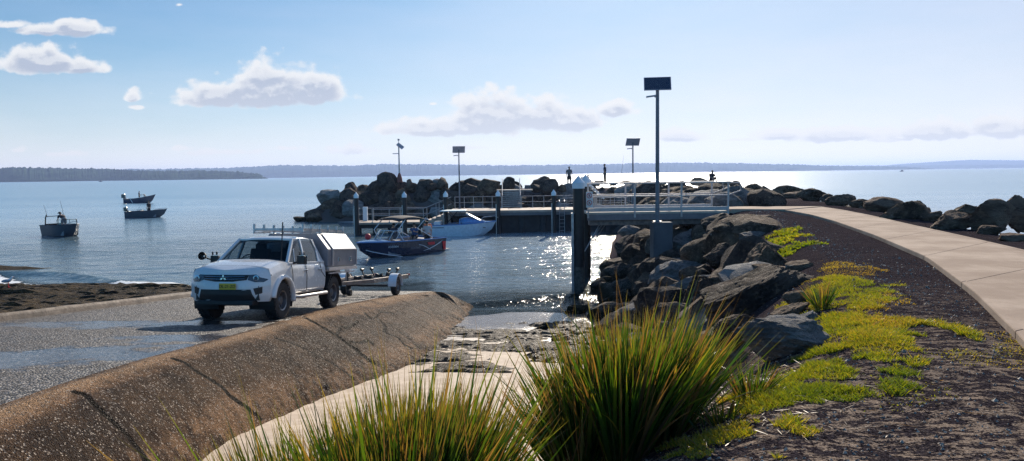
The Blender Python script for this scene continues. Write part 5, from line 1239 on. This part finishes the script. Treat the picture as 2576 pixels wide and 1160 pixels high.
def person(loc, rz, pose, label, shirt, pants, hat=None, hs=1.0, longp=False, bare=False, group=None, look=0.0):
    P_ = POSE[pose]; root = empty('person', loc, rz, label, 'person', group); root.scale = (hs, hs, hs)
    g = lambda k, s_=1: (P_[k][0] * s_, P_[k][1], P_[k][2])
    V = [g('pel'), g('sp'), g('ch'), g('nk'), g('hd'), g('ht')]; Rr = [(.14, .105), (.125, .095), (.155, .105), (.055, .055), (.078, .092), (.062, .075)]; E = [(0, 1), (1, 2), (2, 3), (3, 4), (4, 5)]
    # nose
    hd = Vector(P_['hd']); V.append(tuple(hd + Vector((0, .105, -.01)))); Rr.append((.012, .012)); E.append((4, 6))
    for s_ in (1, -1):
        b0 = len(V); V += [g('sh', s_), g('el', s_), g('wr', s_), g('ha', s_)]; Rr += [.052, .040, .028, (.040, .018)]; E += [(2, b0), (b0, b0 + 1), (b0 + 1, b0 + 2), (b0 + 2, b0 + 3)]
        w = Vector(g('wr', s_)); h = Vector(g('ha', s_)); d = (h - w).normalized(); sd = d.cross(Vector((s_, 0, 0))); sd = sd.normalized() if sd.length > .1 else Vector((0, 1, 0)); cu = sd.cross(d).normalized()
        for k, ln in enumerate((.07, .08, .075, .06)):
            a = h + sd * (k - 1.5) * .021 + d * .02; V += [tuple(a + d * ln * .5 + cu * .006), tuple(a + d * ln + cu * .022)]; Rr += [.0095, .0078]; E += [(b0 + 3, len(V) - 2), (len(V) - 2, len(V) - 1)]
        a = w + d * .03 - sd * .035; V += [tuple(a + d * .03 - sd * .01), tuple(a + d * .065 - sd * .012)]; Rr += [.011, .009]; E += [(b0 + 3, len(V) - 2), (len(V) - 2, len(V) - 1)]
        b0 = len(V); V += [g('hip', s_), g('kn', s_), g('an', s_), g('to', s_)]; Rr += [.095, .070, .048, (.048, .038)]; E += [(0, b0), (b0, b0 + 1), (b0 + 1, b0 + 2), (b0 + 2, b0 + 3)]
    bo = skinmesh('body', V, E, Rr, M_skin, root)
    if not bare:
        V = [g('sp'), g('ch'), (P_['nk'][0], P_['nk'][1], P_['nk'][2] - .05)]; V.insert(0, tuple(Vector(P_['pel']).lerp(Vector(P_['sp']), .25))); Rr = [(.20, .155), (.185, .145), (.205, .145), (.08, .075)]; E = [(0, 1), (1, 2), (2, 3)]
        for s_ in (1, -1):
            b0 = len(V); e_ = Vector(g('sh', s_)).lerp(Vector(g('el', s_)), .75); V += [g('sh', s_), tuple(e_)]; Rr += [.085, .075]; E += [(2, b0), (b0, b0 + 1)]
        skinmesh('shirt', V, E, Rr, shirt, root)
    V = [tuple(Vector(P_['pel']).lerp(Vector(P_['sp']), .3)), g('pel')]; Rr = [(.18, .14), (.185, .145)]; E = [(0, 1)]
    for s_ in (1, -1):
        b0 = len(V); k_ = Vector(g('kn', s_)); h_ = Vector(g('hip', s_)); V += [g('hip', s_), tuple(h_.lerp(k_, .9))]; Rr += [.125, .115]; E += [(1, b0), (b0, b0 + 1)]
        if longp: V += [tuple(k_.lerp(Vector(g('an', s_)), .9))]; Rr += [.085]; E += [(b0 + 1, b0 + 2)]
    skinmesh('trousers' if longp else 'shorts', V, E, Rr, pants, root)
    ht = Vector(P_['ht']); hd = Vector(P_['hd']); g_ = MB(); g_.ball(hd.lerp(ht, .75) + Vector((0, -.02, .0)), (.088, .10, .078), 12, 8); g_.build('hair', M_hair, root, True)
    if hat: 
        g_ = MB(); c_ = ht + Vector((0, 0, .0)); g_.lathe([(.17, -.01), (.165, .0), (.10, .01), (.095, .06), (.05, .10), (.001, .105)], c_, (0, .15, 1), 16); g_.build('hat', hat, root, True)
    for s_ in (1, -1):
        MB().ball(hd + Vector((s_ * .033, .082, .02)), (.010, .008, .007), 8, 5).build('eye', M_hair, root, True)
    return root
C_dk = cloth((.02, .022, .03)); C_wh = cloth((.5, .5, .52)); C_nv = cloth((.02, .03, .07)); C_gr = cloth((.15, .15, .16)); C_or = cloth((.65, .18, .08)); C_bl = cloth((.05, .10, .25)); C_kh = cloth((.14, .11, .08)); C_te = cloth((.03, .10, .12))
def on_boat(b, x, y, z, h=0):
    a = b.rotation_euler.z; return (b.location.x + x * math.cos(a) - y * math.sin(a), b.location.y + x * math.sin(a) + y * math.cos(a), b.location.z + z)
# moored white boat
wb0 = X_at(1070, 56.9); wb = boat_empty('moored_boat', wb0, 57.0, R(0), 'white half-cabin motorboat moored against the jetty with pale canopy')
inn = hull(wb, 5.2, 2.1, .82, .22, .28, M_bwh, M_bblue, deck=.30)
g = MB(); rows = []
for x, w_, zb, z1 in [(2.5, .85, .85, 1.25), (3.1, .80, .88, 1.38), (3.7, .66, .92, 1.25), (4.4, .36, 1.0, 1.08)]: rows.append([Vector((x, -w_, zb)), Vector((x, -w_ * .8, z1 - .08)), Vector((x, 0, z1)), Vector((x, w_ * .8, z1 - .08)), Vector((x, w_, zb))])
g.grid(rows, flip=True); g.build('cabin', M_bblue, wb, True, solid=.03)
g = MB(); rows = []
for f_ in np.linspace(0, 1, 5): rows.append([Vector((3.0 + 1.35 * f_, y * (.78 - .45 * f_), 1.72 - .72 * f_ ** 1.0 - .10 * y * y)) for y in np.linspace(-1, 1, 7)])
g.grid(rows, flip=True); g.build('sloping_screen', plain('pale_clear_vinyl', (.78, .76, .70), .3), wb, True, solid=.015)
MB().box((2.05, 0, 1.86), (1.9, 1.75, .06)).build('canopy', plain('canopy_fabric_pale', (.55, .66, .68), .7), wb, bevel=.03)
g = MB()
for x, x2 in ((1.3, 1.5), (2.7, 2.5), (1.5, 2.4), (2.5, 1.6)):
    for s_ in (1, -1): g.tube([(x, s_ * .9, .85), (x2, s_ * .82, 1.85)], .018, 6)
g.build('canopy_frame', M_trim, wb)
g = MB()
for s_ in (1, -1): g.tube([(3.9, s_ * .5, 1.05), (4.3, s_ * .38, 1.35), (5.1, s_ * .05, 1.42), (5.35, 0, 1.3)], .018, 6)
g.build('bow_rail', M_galv, wb)
outboard(wb, .0, 0, .75, 1.1); MB().box((.9, 0, .95), (.5, 1.5, .25)).build('seat', M_bwh, wb, bevel=.04)
MB().box((4.35, -.72, .62), (.2, .02, .05)).build('hull_badge', M_navy, wb); MB().box((.8, -1.03, .66), (1.2, .02, .05)).build('hull_stripe', M_navy, wb)
# wake boat close behind the ute
bw = on_y(897, 640, 41.2); ang = math.atan2(41.2 - 45.9, bw.x - X_at(1085, 45.9)); sx_, sy_ = X_at(1085, 45.9), 45.9
wk = boat_empty('ski_boat', sx_, sy_, ang, 'dark navy ski boat with raised canvas bimini and people aboard, idling behind the trailer')
inn = hull(wk, 5.9, 2.3, .82, .10, .22, M_navy, M_bblue, deck=.26)
windscreen(wk, 4.1, .8, .95, .48, .40, M_bwh)
g = MB(); rows = []
for f_ in np.linspace(0, 1, 6): rows.append([Vector((1.4 + 2.2 * f_, y * .95, 2.05 + .16 * math.sin(f_ * 3.1) - .10 * y * y)) for y in np.linspace(-1, 1, 7)])
g.grid(rows, flip=True); g.build('bimini_top', M_vinyl, wk, True, solid=.03)
g = MB()
for s_ in (1, -1):
    g = MB(); g.tube([(3.35, s_ * .98, .9), (3.75, s_ * .95, 1.45), (3.1, s_ * .9, 2.05)], .03, 6); g.build('bimini_frame', M_bwh, wk); g = MB(); g.tube([(1.0, s_ * .98, .9), (2.2, s_ * .95, 1.5), (1.45, s_ * .9, 2.05)], .03, 6); g.build('bimini_frame', M_bwh, wk)
for s_ in (1, -1):
    nrm = s_
    g = MB()
    def hs(x, z, o_=.015):
        u = x / 5.9; b_ = 1.15 * (1 - max(0, (u - .42) / .58) ** 2.3); return Vector((x, s_ * (b_ * (.94 + .06 * z / .8) + o_), z))
    # white curved stripes and red flash on the topsides
    g.grid([[hs(1.9 - 1.6 * f_, .22 + .50 * f_ ** 1.4) for f_ in np.linspace(0, 1, 9)], [hs(1.9 - 1.35 * f_, .20 + .36 * f_ ** 1.6 ) for f_ in np.linspace(0, 1, 9)]]); 
    g.grid([[hs(2.3 - .95 * f_, .60 - .34 * f_ ** 1.5) for f_ in np.linspace(0, 1, 7)], [hs(2.3 - .95 * f_, .57 - .36 * f_ ** 1.5) for f_ in np.linspace(0, 1, 7)]])
    g.build('side_stripe', M_bwh, wk, solid=.008)
    g = MB(); g.grid([[hs(x, .66) for x in (1.0, 1.3, 1.6)], [hs(x, .50) for x in (1.0, 1.25, 1.5)]]); g.grid([[hs(x, .62) for x in (.05, .2, .35)], [hs(x, .12) for x in (.02, .1, .2)]]); g.build('red_flash', M_redf, wk, solid=.008)
    g = MB(); g.tube([hs(5.5 - 2.6 * f_, .50 - .62 * f_ ** .8, .0) for f_ in np.linspace(0, 1, 10)], .022, 5); g.build('chine_line', M_bwh, wk)
    pz = hs(4.1, .60, .02); rz_ = math.atan2((hs(4.4, .6) - hs(3.8, .6)).y, (hs(4.4, .6) - hs(3.8, .6)).x)
    base = Matrix.Translation(pz) @ Matrix.Rotation(rz_ + (math.pi if s_ > 0 else 0), 4, 'Z') @ Matrix.Rotation(R(90), 4, 'X')
    text_part('AXB56N', .17, M_bwh, wk, base)
    pz = hs(2.55, .42, .02); rz_ = 0; base = Matrix.Translation(pz) @ Matrix.Rotation((math.pi if s_ > 0 else 0), 4, 'Z') @ Matrix.Rotation(R(90), 4, 'X')
    text_part('MONTEREY', .15, M_int, wk, base)
g = MB(); g.box((2.6, .5, .55), (.55, .5, .5)); g.box((2.6, -.5, .55), (.55, .5, .5)); g.box((.6, 0, .5), (.7, 1.8, .55)); g.build('seat', M_int, wk, bevel=.05)
g = MB(); g.tube([(-.35, -.8, .1), (-.35, .8, .1)], .03, 6); g.box((-.3, 0, .1), (.55, 1.8, .05)); g.build('swim_platform', M_int, wk, bevel=.01)
rb = MB(); rb.ball(on_boat(wk, 5.35, .30, 1.22), .17, 14, 10); tag(rb.build('fender_buoy', M_redf, None, True), 'red ball fender sitting on the bow of the navy ski boat', 'fender')
person(on_boat(wk, 2.6, -.45, .48), ang - math.pi / 2, 'helm', 'person in dark top steering under the bimini of the navy ski boat', C_nv, C_dk)
person(on_boat(wk, 2.0, .55, .48), ang - math.pi / 2 + .4, 'helm', 'person in blue top seated behind the driver of the navy ski boat', C_bl, C_dk)
person(on_boat(wk, .75, .35, .22), ang + 2.6, 'stand', 'person in orange with pale cap standing at the stern of the navy ski boat', C_or, C_gr, hat=C_wh, hs=.98)
person(on_boat(wk, 1.25, .8, .22), ang + 2.2, 'stand', 'person in white shirt beside the orange one on the navy ski boat', C_wh, C_dk, hs=.93)
# three fishing boats out on the bay
X1 = X_at(163, 62.6); b1 = boat_empty('fishing_boat', X1 - 1.75, 63.6, R(-38), 'open aluminium boat with windscreen and man bending over, nearest of the bay boats')
hull(b1, 4.6, 1.9, .82, .18, .25, M_alub, M_alub, deck=.22); windscreen(b1, 3.3, .75, .88, .45, .1, M_trim)
g = MB()
for s_ in (1, -1): g.tube([(.6, s_ * .75, .8), (.7, s_ * .72, 1.55)], .05, 6)
g.tube([(.7, -.72, 1.55), (.7, .72, 1.55)], .03, 6); g.build('rod_rack', M_trim, b1)
g = MB(); g.box((.75, -.1, .7), (.5, 1.2, .5)); g.build('bait_station', M_trim, b1, bevel=.04)
g = MB(); g.tube([(3.7, -.4, .98), (4.3, -.15, 1.2), (4.8, 0, 1.2)], .018, 5); g.tube([(3.7, .4, .98), (4.3, .15, 1.2), (4.8, 0, 1.2)], .018, 5); g.build('bow_rail', M_galv, b1)
person(on_boat(b1, 2.3, 0, .42), R(-38) + math.pi / 2, 'lean', 'man in dark shirt and wide hat bending over in the nearest fishing boat', C_dk, C_gr, hat=C_dk, hs=1.08)
for k, (xx, yy, lab) in enumerate(((.68, .65, 'fishing rod standing in the rack of the nearest boat, closer to the man'), (.68, -.62, 'fishing rod standing at the outer corner of the nearest boat'))):
    p = Vector(on_boat(b1, xx, yy, 1.5)); g = MB(); g.tube([p, p + Vector((-.06, 0, .5)), p + Vector((-.22, 0, 1.3 - .3 * k))], [.022, .014, .008], 5); g.ball(p + Vector((-.02, -.05, .12)), .06, 8, 6); tag(g.build('fishing_rod', M_rodm), lab, 'fishing rod')
X2 = X_at(312, 89.7); b2_ = boat_empty('fishing_boat', X2 + .35, 89.7, R(2), 'long open dinghy with low bow rail and one man standing further out')
hull(b2_, 4.5, 1.8, .72, .22, .22, M_alub, M_alub, deck=.2); outboard(b2_, 0, 0, .7, 1.05)
g = MB()
for s_ in (1, -1): g.tube([(3.2, s_ * .6, .8), (3.4, s_ * .55, .98), (4.3, s_ * .15, 1.08), (4.6, 0, 1.0)], .02, 5); g.tube([(.7, s_ * .8, .75), (.75, s_ * .8, .95), (2.0, s_ * .8, .95), (2.1, s_ * .8, .78)], .016, 5)
g.build('side_rail', M_galv, b2_); MB().box((1.5, 0, .6), (.4, 1.0, .5)).build('seat', M_trim, b2_, bevel=.03)
person(on_boat(b2_, 2.45, 0, .22), R(60), 'stand', 'man in dark clothes standing in the long open dinghy', C_dk, C_dk, hs=.98)
X3 = X_at(312, 144); b3 = boat_empty('fishing_boat', X3 + .3, 144, R(3), 'dark runabout with raised bow and big outboard, farthest of the three on the bay')
hull(b3, 5.5, 2.1, .80, .75, .25, M_navy, M_navy, deck=.35); outboard(b3, 0, 0, .85, 1.7); windscreen(b3, 3.6, .7, 1.15, .5, .3, M_trim)
MB().bar((1.3, -1.07, .78), (1.7, -1.07, .1), .1, .02, (0, 1, 0)).build('white_slash', M_bwh, b3)
person(on_boat(b3, 2.5, 0, .60), R(-80), 'stand', 'person in dark hooded top at the wheel of the dark runabout', C_dk, C_dk, hs=.95)
for px, py, D, lab in ((251, 457.5, 1500, 'tiny distant boat near the left headland'), (2263, 430.5, 1300, 'tiny distant cabin boat on the right of the bay')):
    bb = boat_empty('distant_boat', X_at(px, D), D, R(10), lab, None); hull(bb, 7, 2.6, 1.1, .5, .3, M_navy, M_navy, deck=.3); MB().box((3.2, 0, 1.9), (2.4, 1.8, 1.5)).build('cabin', M_navy, bb, bevel=.1)
# people on the breakwater
def crest(px, py, y): return on_y(px, py, y)
person(crest(1432, 469, 75), R(185), 'stand', 'man in pale shirt and dark shorts standing on the breakwater left of the piles', C_gr, C_dk, hs=1.12)
person(crest(1522, 460, 79), R(70), 'stand', 'person in dark long clothes looking down, standing alone on the breakwater skyline', C_nv, C_kh, hs=1.12, longp=True, hat=None)
person(crest(1476, 461, 79), R(-60), 'sit', 'person sitting on the rocks just right of the pile caps', C_dk, C_dk)
person(crest(1789, 458, 72), R(200), 'sit', 'person sitting alone on the seaward rocks right of the tall lamp', C_dk, C_dk, hs=1.2)
a = on_y(1563, 440, 79); g = MB(); g.tube([a, a + Vector((.1, 0, .8)), a + Vector((.25, 0, 2.0))], [.02, .012, .006], 5); tag(g.build('fishing_rod', M_rodm), 'thin fishing rod propped upright on the breakwater near the far lamp', 'fishing rod')
bg_ = on_y(1507, 461, 79); g = MB(); g.box(bg_ + Vector((0, 0, .1)), (.9, .4, .3)); g.box(bg_ + Vector((.6, 0, .22)), (.9, .25, .1), Matrix.Rotation(R(6), 3, 'Y')); tag(g.build('tackle_bag', M_vinyl, bevel=.06), 'dark fishing bag and gear lying beside the sitting person', 'bag')
# seagull on the shelf
def shelf_hit(px, py):
    bv = bvh_of(shelf); return bv.ray_cast(CAM, ray(px, py))[0]
sg = shelf_hit(20, 723) or on_z(20, 723, .5)
gl = empty('seagull', sg, R(20), 'white and grey seagull standing on the rock shelf at the left edge', 'seagull')
M_gw = plain('white_feathers', (.78, .77, .75), .8); M_gg = plain('grey_feathers', (.30, .33, .40), .8)
sk = [(-.20, 0, .22), (-.08, 0, .22), (.04, 0, .24), (.11, 0, .29), (.14, 0, .36), (.16, 0, .385), (.205, 0, .38)]
skinmesh('body', sk, [(i, i + 1) for i in range(6)], [.02, .06, .075, .055, .035, .038, .010], M_gw, gl)
for s_ in (1, -1):
    g = MB(); g.ball((-.04, s_ * .062, .245), (.15, .022, .055), 12, 8); g.build('wing', M_gg, gl, True)
    g = MB(); g.tube([(.02, s_ * .03, .18), (.02, s_ * .03, .0)], .008, 6); g.box((.04, s_ * .03, .005), (.06, .04, .01)); g.build('leg', M_redf, gl)
MB().lathe([(.012, 0), (.001, .05)], (.19, 0, .38), (1, 0, -.15), 8).build('beak', M_redf, gl)
# ---------------------------------------------------------------- tussocks and grass
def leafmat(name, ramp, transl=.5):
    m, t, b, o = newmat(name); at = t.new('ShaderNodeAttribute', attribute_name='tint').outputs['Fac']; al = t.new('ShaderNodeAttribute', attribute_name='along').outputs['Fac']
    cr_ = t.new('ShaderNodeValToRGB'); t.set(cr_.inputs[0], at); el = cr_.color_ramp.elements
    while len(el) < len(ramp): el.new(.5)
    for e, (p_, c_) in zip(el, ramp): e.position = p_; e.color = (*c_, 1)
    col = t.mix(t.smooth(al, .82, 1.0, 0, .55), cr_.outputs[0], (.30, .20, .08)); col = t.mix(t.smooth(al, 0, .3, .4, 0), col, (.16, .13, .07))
    t.set(b.inputs['Base Color'], col); b.inputs['Roughness'].default_value = .42
    tr = t.new('ShaderNodeBsdfTranslucent'); t.set(tr.inputs[0], t.mix(1.0, col, (1.7, 1.55, .45), 'MULTIPLY')); mx = t.new('ShaderNodeMixShader'); mx.inputs[0].default_value = transl
    t.l.new(b.outputs[0], mx.inputs[1]); t.l.new(tr.outputs[0], mx.inputs[2]); t.l.new(mx.outputs[0], o.inputs[0]); return m
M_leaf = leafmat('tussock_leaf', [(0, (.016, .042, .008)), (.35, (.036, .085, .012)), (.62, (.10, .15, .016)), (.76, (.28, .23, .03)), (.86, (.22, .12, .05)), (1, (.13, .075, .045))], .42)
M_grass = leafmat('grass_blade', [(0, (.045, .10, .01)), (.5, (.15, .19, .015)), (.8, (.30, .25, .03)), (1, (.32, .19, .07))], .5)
def blades(name, base, dirs, L, Wd, droop, tint, mat, seg=5, fold=0.0, stiff=1.6):
    """numpy ribbon blades: base Nx3, dirs Nx3 (unit), L, Wd, droop, tint length N"""
    N = len(L); s = np.linspace(0, 1, seg + 1)
    d = dirs / np.linalg.norm(dirs, axis=1, keepdims=True); hz = d.copy(); hz[:, 2] = 0; hn = np.linalg.norm(hz, axis=1, keepdims=True) + 1e-6; hz /= hn
    P_ = base[:, None, :] + d[:, None, :] * (L[:, None] * s[None, :])[:, :, None]
    P_ = P_ + hz[:, None, :] * (L[:, None] * droop[:, None] * .55 * s[None, :] ** stiff)[:, :, None]; P_[:, :, 2] -= L[:, None] * droop[:, None] * .6 * s[None, :] ** (stiff + .6)
    ra = np.random.RandomState(len(L)).rand(N) * 2 * np.pi; side = np.stack([np.cos(ra), np.sin(ra), np.zeros(N)], -1); side -= d * (side * d).sum(1, keepdims=True); side /= np.linalg.norm(side, axis=1, keepdims=True)
    w = Wd[:, None] * np.clip(np.minimum(.55 + s * 1.6, (1 - s) * 2.6), .04, 1)[None, :]
    A = P_ - side[:, None, :] * w[:, :, None] / 2; B = P_ + side[:, None, :] * w[:, :, None] / 2
    V = np.stack([A, B], 2).reshape(-1, 3); k = (seg + 1) * 2
    i = np.arange(N)[:, None] * k + np.arange(seg)[None, :] * 2; Fq = np.stack([i, i + 1, i + 3, i + 2], -1).reshape(-1, 4)
    o = npmesh(name, V, Fq, mat, smooth=True); attr(o, 'tint', np.repeat(tint, k)); attr(o, 'along', np.tile(np.repeat(s, 2), N)); return o
def tussock(c, rad, n, H, label, seed, lean=(0, 0), spread=1.0, dark=.0, wd=.011):
    r_ = np.random.RandomState(seed); a = r_.rand(n) * 2 * np.pi; rr_ = rad * np.sqrt(r_.rand(n)); sub = r_.randint(0, 9, n); sc = r_.randn(9, 2) * rad * .45
    bx = rr_ * .35 * np.cos(a) + sc[sub, 0]; by = rr_ * .35 * np.sin(a) + sc[sub, 1] * .8
    base = np.stack([c[0] + bx, c[1] + by, np.zeros(n)], -1); base[:, 2] = [down(x, y) - .03 for x, y in base[:, :2]]
    out = np.stack([np.cos(a) * (rr_ / rad) + sc[sub, 0] / rad * .6, np.sin(a) * (rr_ / rad) + sc[sub, 1] / rad * .6], -1) * .62 * spread + np.array(lean)
    dirs = np.stack([out[:, 0], out[:, 1], np.ones(n)], -1) + r_.randn(n, 3) * .10
    t_ = np.clip(r_.beta(1.6, 1.9, n) * .8 + dark, 0, 1); t_ = np.where(r_.rand(n) < .20, .80 + .2 * r_.rand(n), t_)
    L = H * (.62 + .42 * r_.rand(n) ** .8); L = np.where(r_.rand(n) < .06, L * 1.25, L); dr = np.clip(r_.gamma(1.2, .08, n) + .25 * np.linalg.norm(out, axis=1) * r_.rand(n), 0, 1.1)
    o = blades('tussock_plant', base, dirs, L, wd * (.7 + .6 * r_.rand(n)), dr, t_, M_leaf, 6); tag(o, label, 'tussock', None)
    # dead litter at the skirt
    return o
c1 = on_z(1500, 1150, 2.35)
def gpt(px, py): h = hit(px, py, ('ground', 'sand')); return h
def at_xy(px, y): q = on_y(px, 1000, y); return (q.x, y)
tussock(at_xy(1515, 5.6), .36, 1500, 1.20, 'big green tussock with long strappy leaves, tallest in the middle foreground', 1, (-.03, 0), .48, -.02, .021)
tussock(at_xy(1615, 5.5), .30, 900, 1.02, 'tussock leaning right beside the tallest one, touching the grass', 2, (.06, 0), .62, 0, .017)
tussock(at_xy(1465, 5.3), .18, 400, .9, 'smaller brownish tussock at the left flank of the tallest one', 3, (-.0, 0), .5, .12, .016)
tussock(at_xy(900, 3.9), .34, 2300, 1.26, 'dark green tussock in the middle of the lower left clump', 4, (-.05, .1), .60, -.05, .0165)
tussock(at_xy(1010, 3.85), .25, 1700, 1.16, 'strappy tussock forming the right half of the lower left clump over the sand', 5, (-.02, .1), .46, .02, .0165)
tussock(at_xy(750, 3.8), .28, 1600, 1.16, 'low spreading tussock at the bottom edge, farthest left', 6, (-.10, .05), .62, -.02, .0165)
# brown seed stalks
def stalks(name, cpt, n, H, seed, label):
    r_ = np.random.RandomState(seed); a = r_.rand(n) * 6.28; base = np.stack([cpt[0] + r_.randn(n) * .28, cpt[1] + r_.randn(n) * .2, np.zeros(n)], -1); base[:, 2] = [down(x, y) for x, y in base[:, :2]]
    dirs = np.stack([.25 * np.cos(a) + .1, .25 * np.sin(a), np.ones(n)], -1); o = blades(name, base, dirs, H * (.8 + .35 * r_.rand(n)), np.full(n, .006), .1 * r_.rand(n), .88 + .12 * r_.rand(n), M_leaf, 5); tag(o, label, 'dry grass', kind='stuff')
stalks('dry_stalks', at_xy(1040, 3.9), 45, 1.3, 21, 'thin brown dry stalks standing among the tussocks'); stalks('dry_stalks', at_xy(1450, 5.6), 80, 1.42, 22, 'thin brown dry stalks in the tallest tussock')
def small(px, py, n, H, rad, label, seed):
    h = gpt(px, py); tussock((h.x, h.y), rad, n, H, label, seed, (0, 0), .9, 0, .010)
small(1885, 1000, 120, .34, .10, 'small upright green grass tuft in the grass below the pale ribbed boulder', 31)
small(1815, 1060, 70, .22, .10, 'little grass tuft at the left edge of the lawn patch', 32)
small(2072, 775, 110, .40, .12, 'bright green grass tuft above the pale ribbed boulder', 33)
# lawn patches
def patch(name, polys, dens, H, label, seed, tint=(.0, .7), wd=.006, thr=.42, mnd=.03, mat=None, sc=3.0, spr=.6):
    r_ = np.random.RandomState(seed); Bs = []
    for poly in polys:
        P_ = np.array([tuple(on_z(px, py, TOP))[:2] for px, py in poly]); x0, y0 = P_.min(0); x1, y1 = P_.max(0); n = int((x1 - x0) * (y1 - y0) * dens); 
        X_ = x0 - .3 + r_.rand(n) * (x1 - x0 + .6); Y_ = y0 - .3 + r_.rand(n) * (y1 - y0 + .6); sd = poly_sd(X_, Y_, P_); k = sd / .35 + (fbm(X_ * sc, Y_ * sc, 4) - thr) * 5 > 0; k &= sd > -.5
        Bs.append(np.stack([X_[k], Y_[k]], -1))
    B_ = np.vstack(Bs); z = np.array([down(x, y, ('ground',)) for x, y in B_]); cl = fbm(B_[:, 0] * 5, B_[:, 1] * 5, 3)
    base = np.stack([B_[:, 0], B_[:, 1], z - .01], -1); n = len(B_); a = r_.rand(n) * 6.28; dirs = np.stack([np.cos(a) * spr, np.sin(a) * spr, np.ones(n)], -1)
    big_ = fbm(B_[:, 0] * 1.3 + 7, B_[:, 1] * 1.3, 3)
    o = blades(name, base, dirs, H * (.4 + 1.1 * cl) * (.6 + .7 * r_.rand(n)), wd * (.7 + .6 * r_.rand(n)), .5 * r_.rand(n), np.clip(tint[0] + (tint[1] - tint[0]) * (.5 * r_.rand(n) + 1.0 * (big_ - .25)), 0, 1), mat or M_grass, 2); tag(o, label, 'grass', kind='stuff'); return o
patch('grass', [[(1760,1110),(1830,1000),(1900,940),(2040,900),(2130,880),(2150,910),(2190,935),(2120,985),(2000,1010),(1900,1060),(1830,1105)], [(2060,790),(2150,770),(2240,795),(2330,825),(2320,842),(2200,868),(2120,850),(2110,870),(2060,860)],
    [(2100,870),(2200,860),(2290,885),(2200,905),(2120,905)]], 20000, .062, 'bright yellow-green grass growing over the bank edge', 41, (.0, 1.1), thr=.47, wd=.0055, sc=4.0)
patch('grass', [[(2050,705),(2110,693),(2180,700),(2210,722),(2150,748),(2080,760),(2055,735)], [(2080,850),(2140,850),(2130,820),(2060,800)]], 6000, .06, 'longer yellowing grass below the long dark slab boulder', 42, (.25, .95))
patch('grass', [[(2045,664),(2120,658),(2150,675),(2130,690),(2050,692)], [(2150,745),(2215,735),(2240,760),(2180,775)]], 4000, .035, 'dry straw-coloured grass beside the gravel', 43, (.75, 1.0), thr=.46)
patch('grass', [[(2400,898),(2576,868),(2640,900),(2576,945),(2430,935)], [(2260,935),(2350,950),(2440,985),(2340,985),(2270,965)], [(2210,880),(2300,872),(2420,890),(2330,900)], [(2560,850),(2650,880),(2640,840)], [(2150,960),(2240,990),(2180,1000)]], 3500, .03, 'thin sparse grass creeping over the gravel towards the path', 44, (.45, 1.0), thr=.50, sc=1.6)
patch('ground_cover', [[(1850,615),(1900,600),(1935,590),(1990,580),(2010,590),(1960,612),(1900,628)], [(1935,618),(2000,606),(2030,612),(1990,622)]], 900, .10, 'pale leafed ground cover plants spilling over the bank', 45, (.1, .8), wd=.05, thr=.45, sc=1.5)
patch('grass', [[(1845,617),(1885,610),(1905,618),(1880,628),(1850,626)]], 3000, .10, 'small bright patch of grass among the upper boulders', 46, (.0, .5), wd=.012, sc=1.5)
patch('grass', [[(2200,590),(2230,590),(2260,600),(2220,600)], [(2080,556),(2100,553),(2130,562)]], 900, .05, 'small weeds along the path edge', 47, (.2, .8), sc=1.5) if False else None
# twigs and dry leaf litter
r_ = np.random.RandomState(77); n = 900
X_ = np.r_[r_.uniform(.7, 2.6, 500), r_.uniform(1.2, 4.5, 400)]; Y_ = np.r_[r_.uniform(4.4, 6.6, 500), r_.uniform(4.6, 9, 400)]
z = np.array([down(x, y, ('ground',)) for x, y in zip(X_, Y_)]); a = r_.rand(n) * 6.28
o = blades('leaf_litter', np.stack([X_, Y_, z + .008], -1), np.stack([np.cos(a), np.sin(a), .12 * r_.rand(n)], -1), .04 + .12 * r_.rand(n) ** 2, .003 + .004 * r_.rand(n), .1 * r_.rand(n), .86 + .14 * r_.rand(n), M_leaf, 3); tag(o, 'dry twigs and dead leaves on the dirt beside the tussocks', 'litter', kind='stuff')
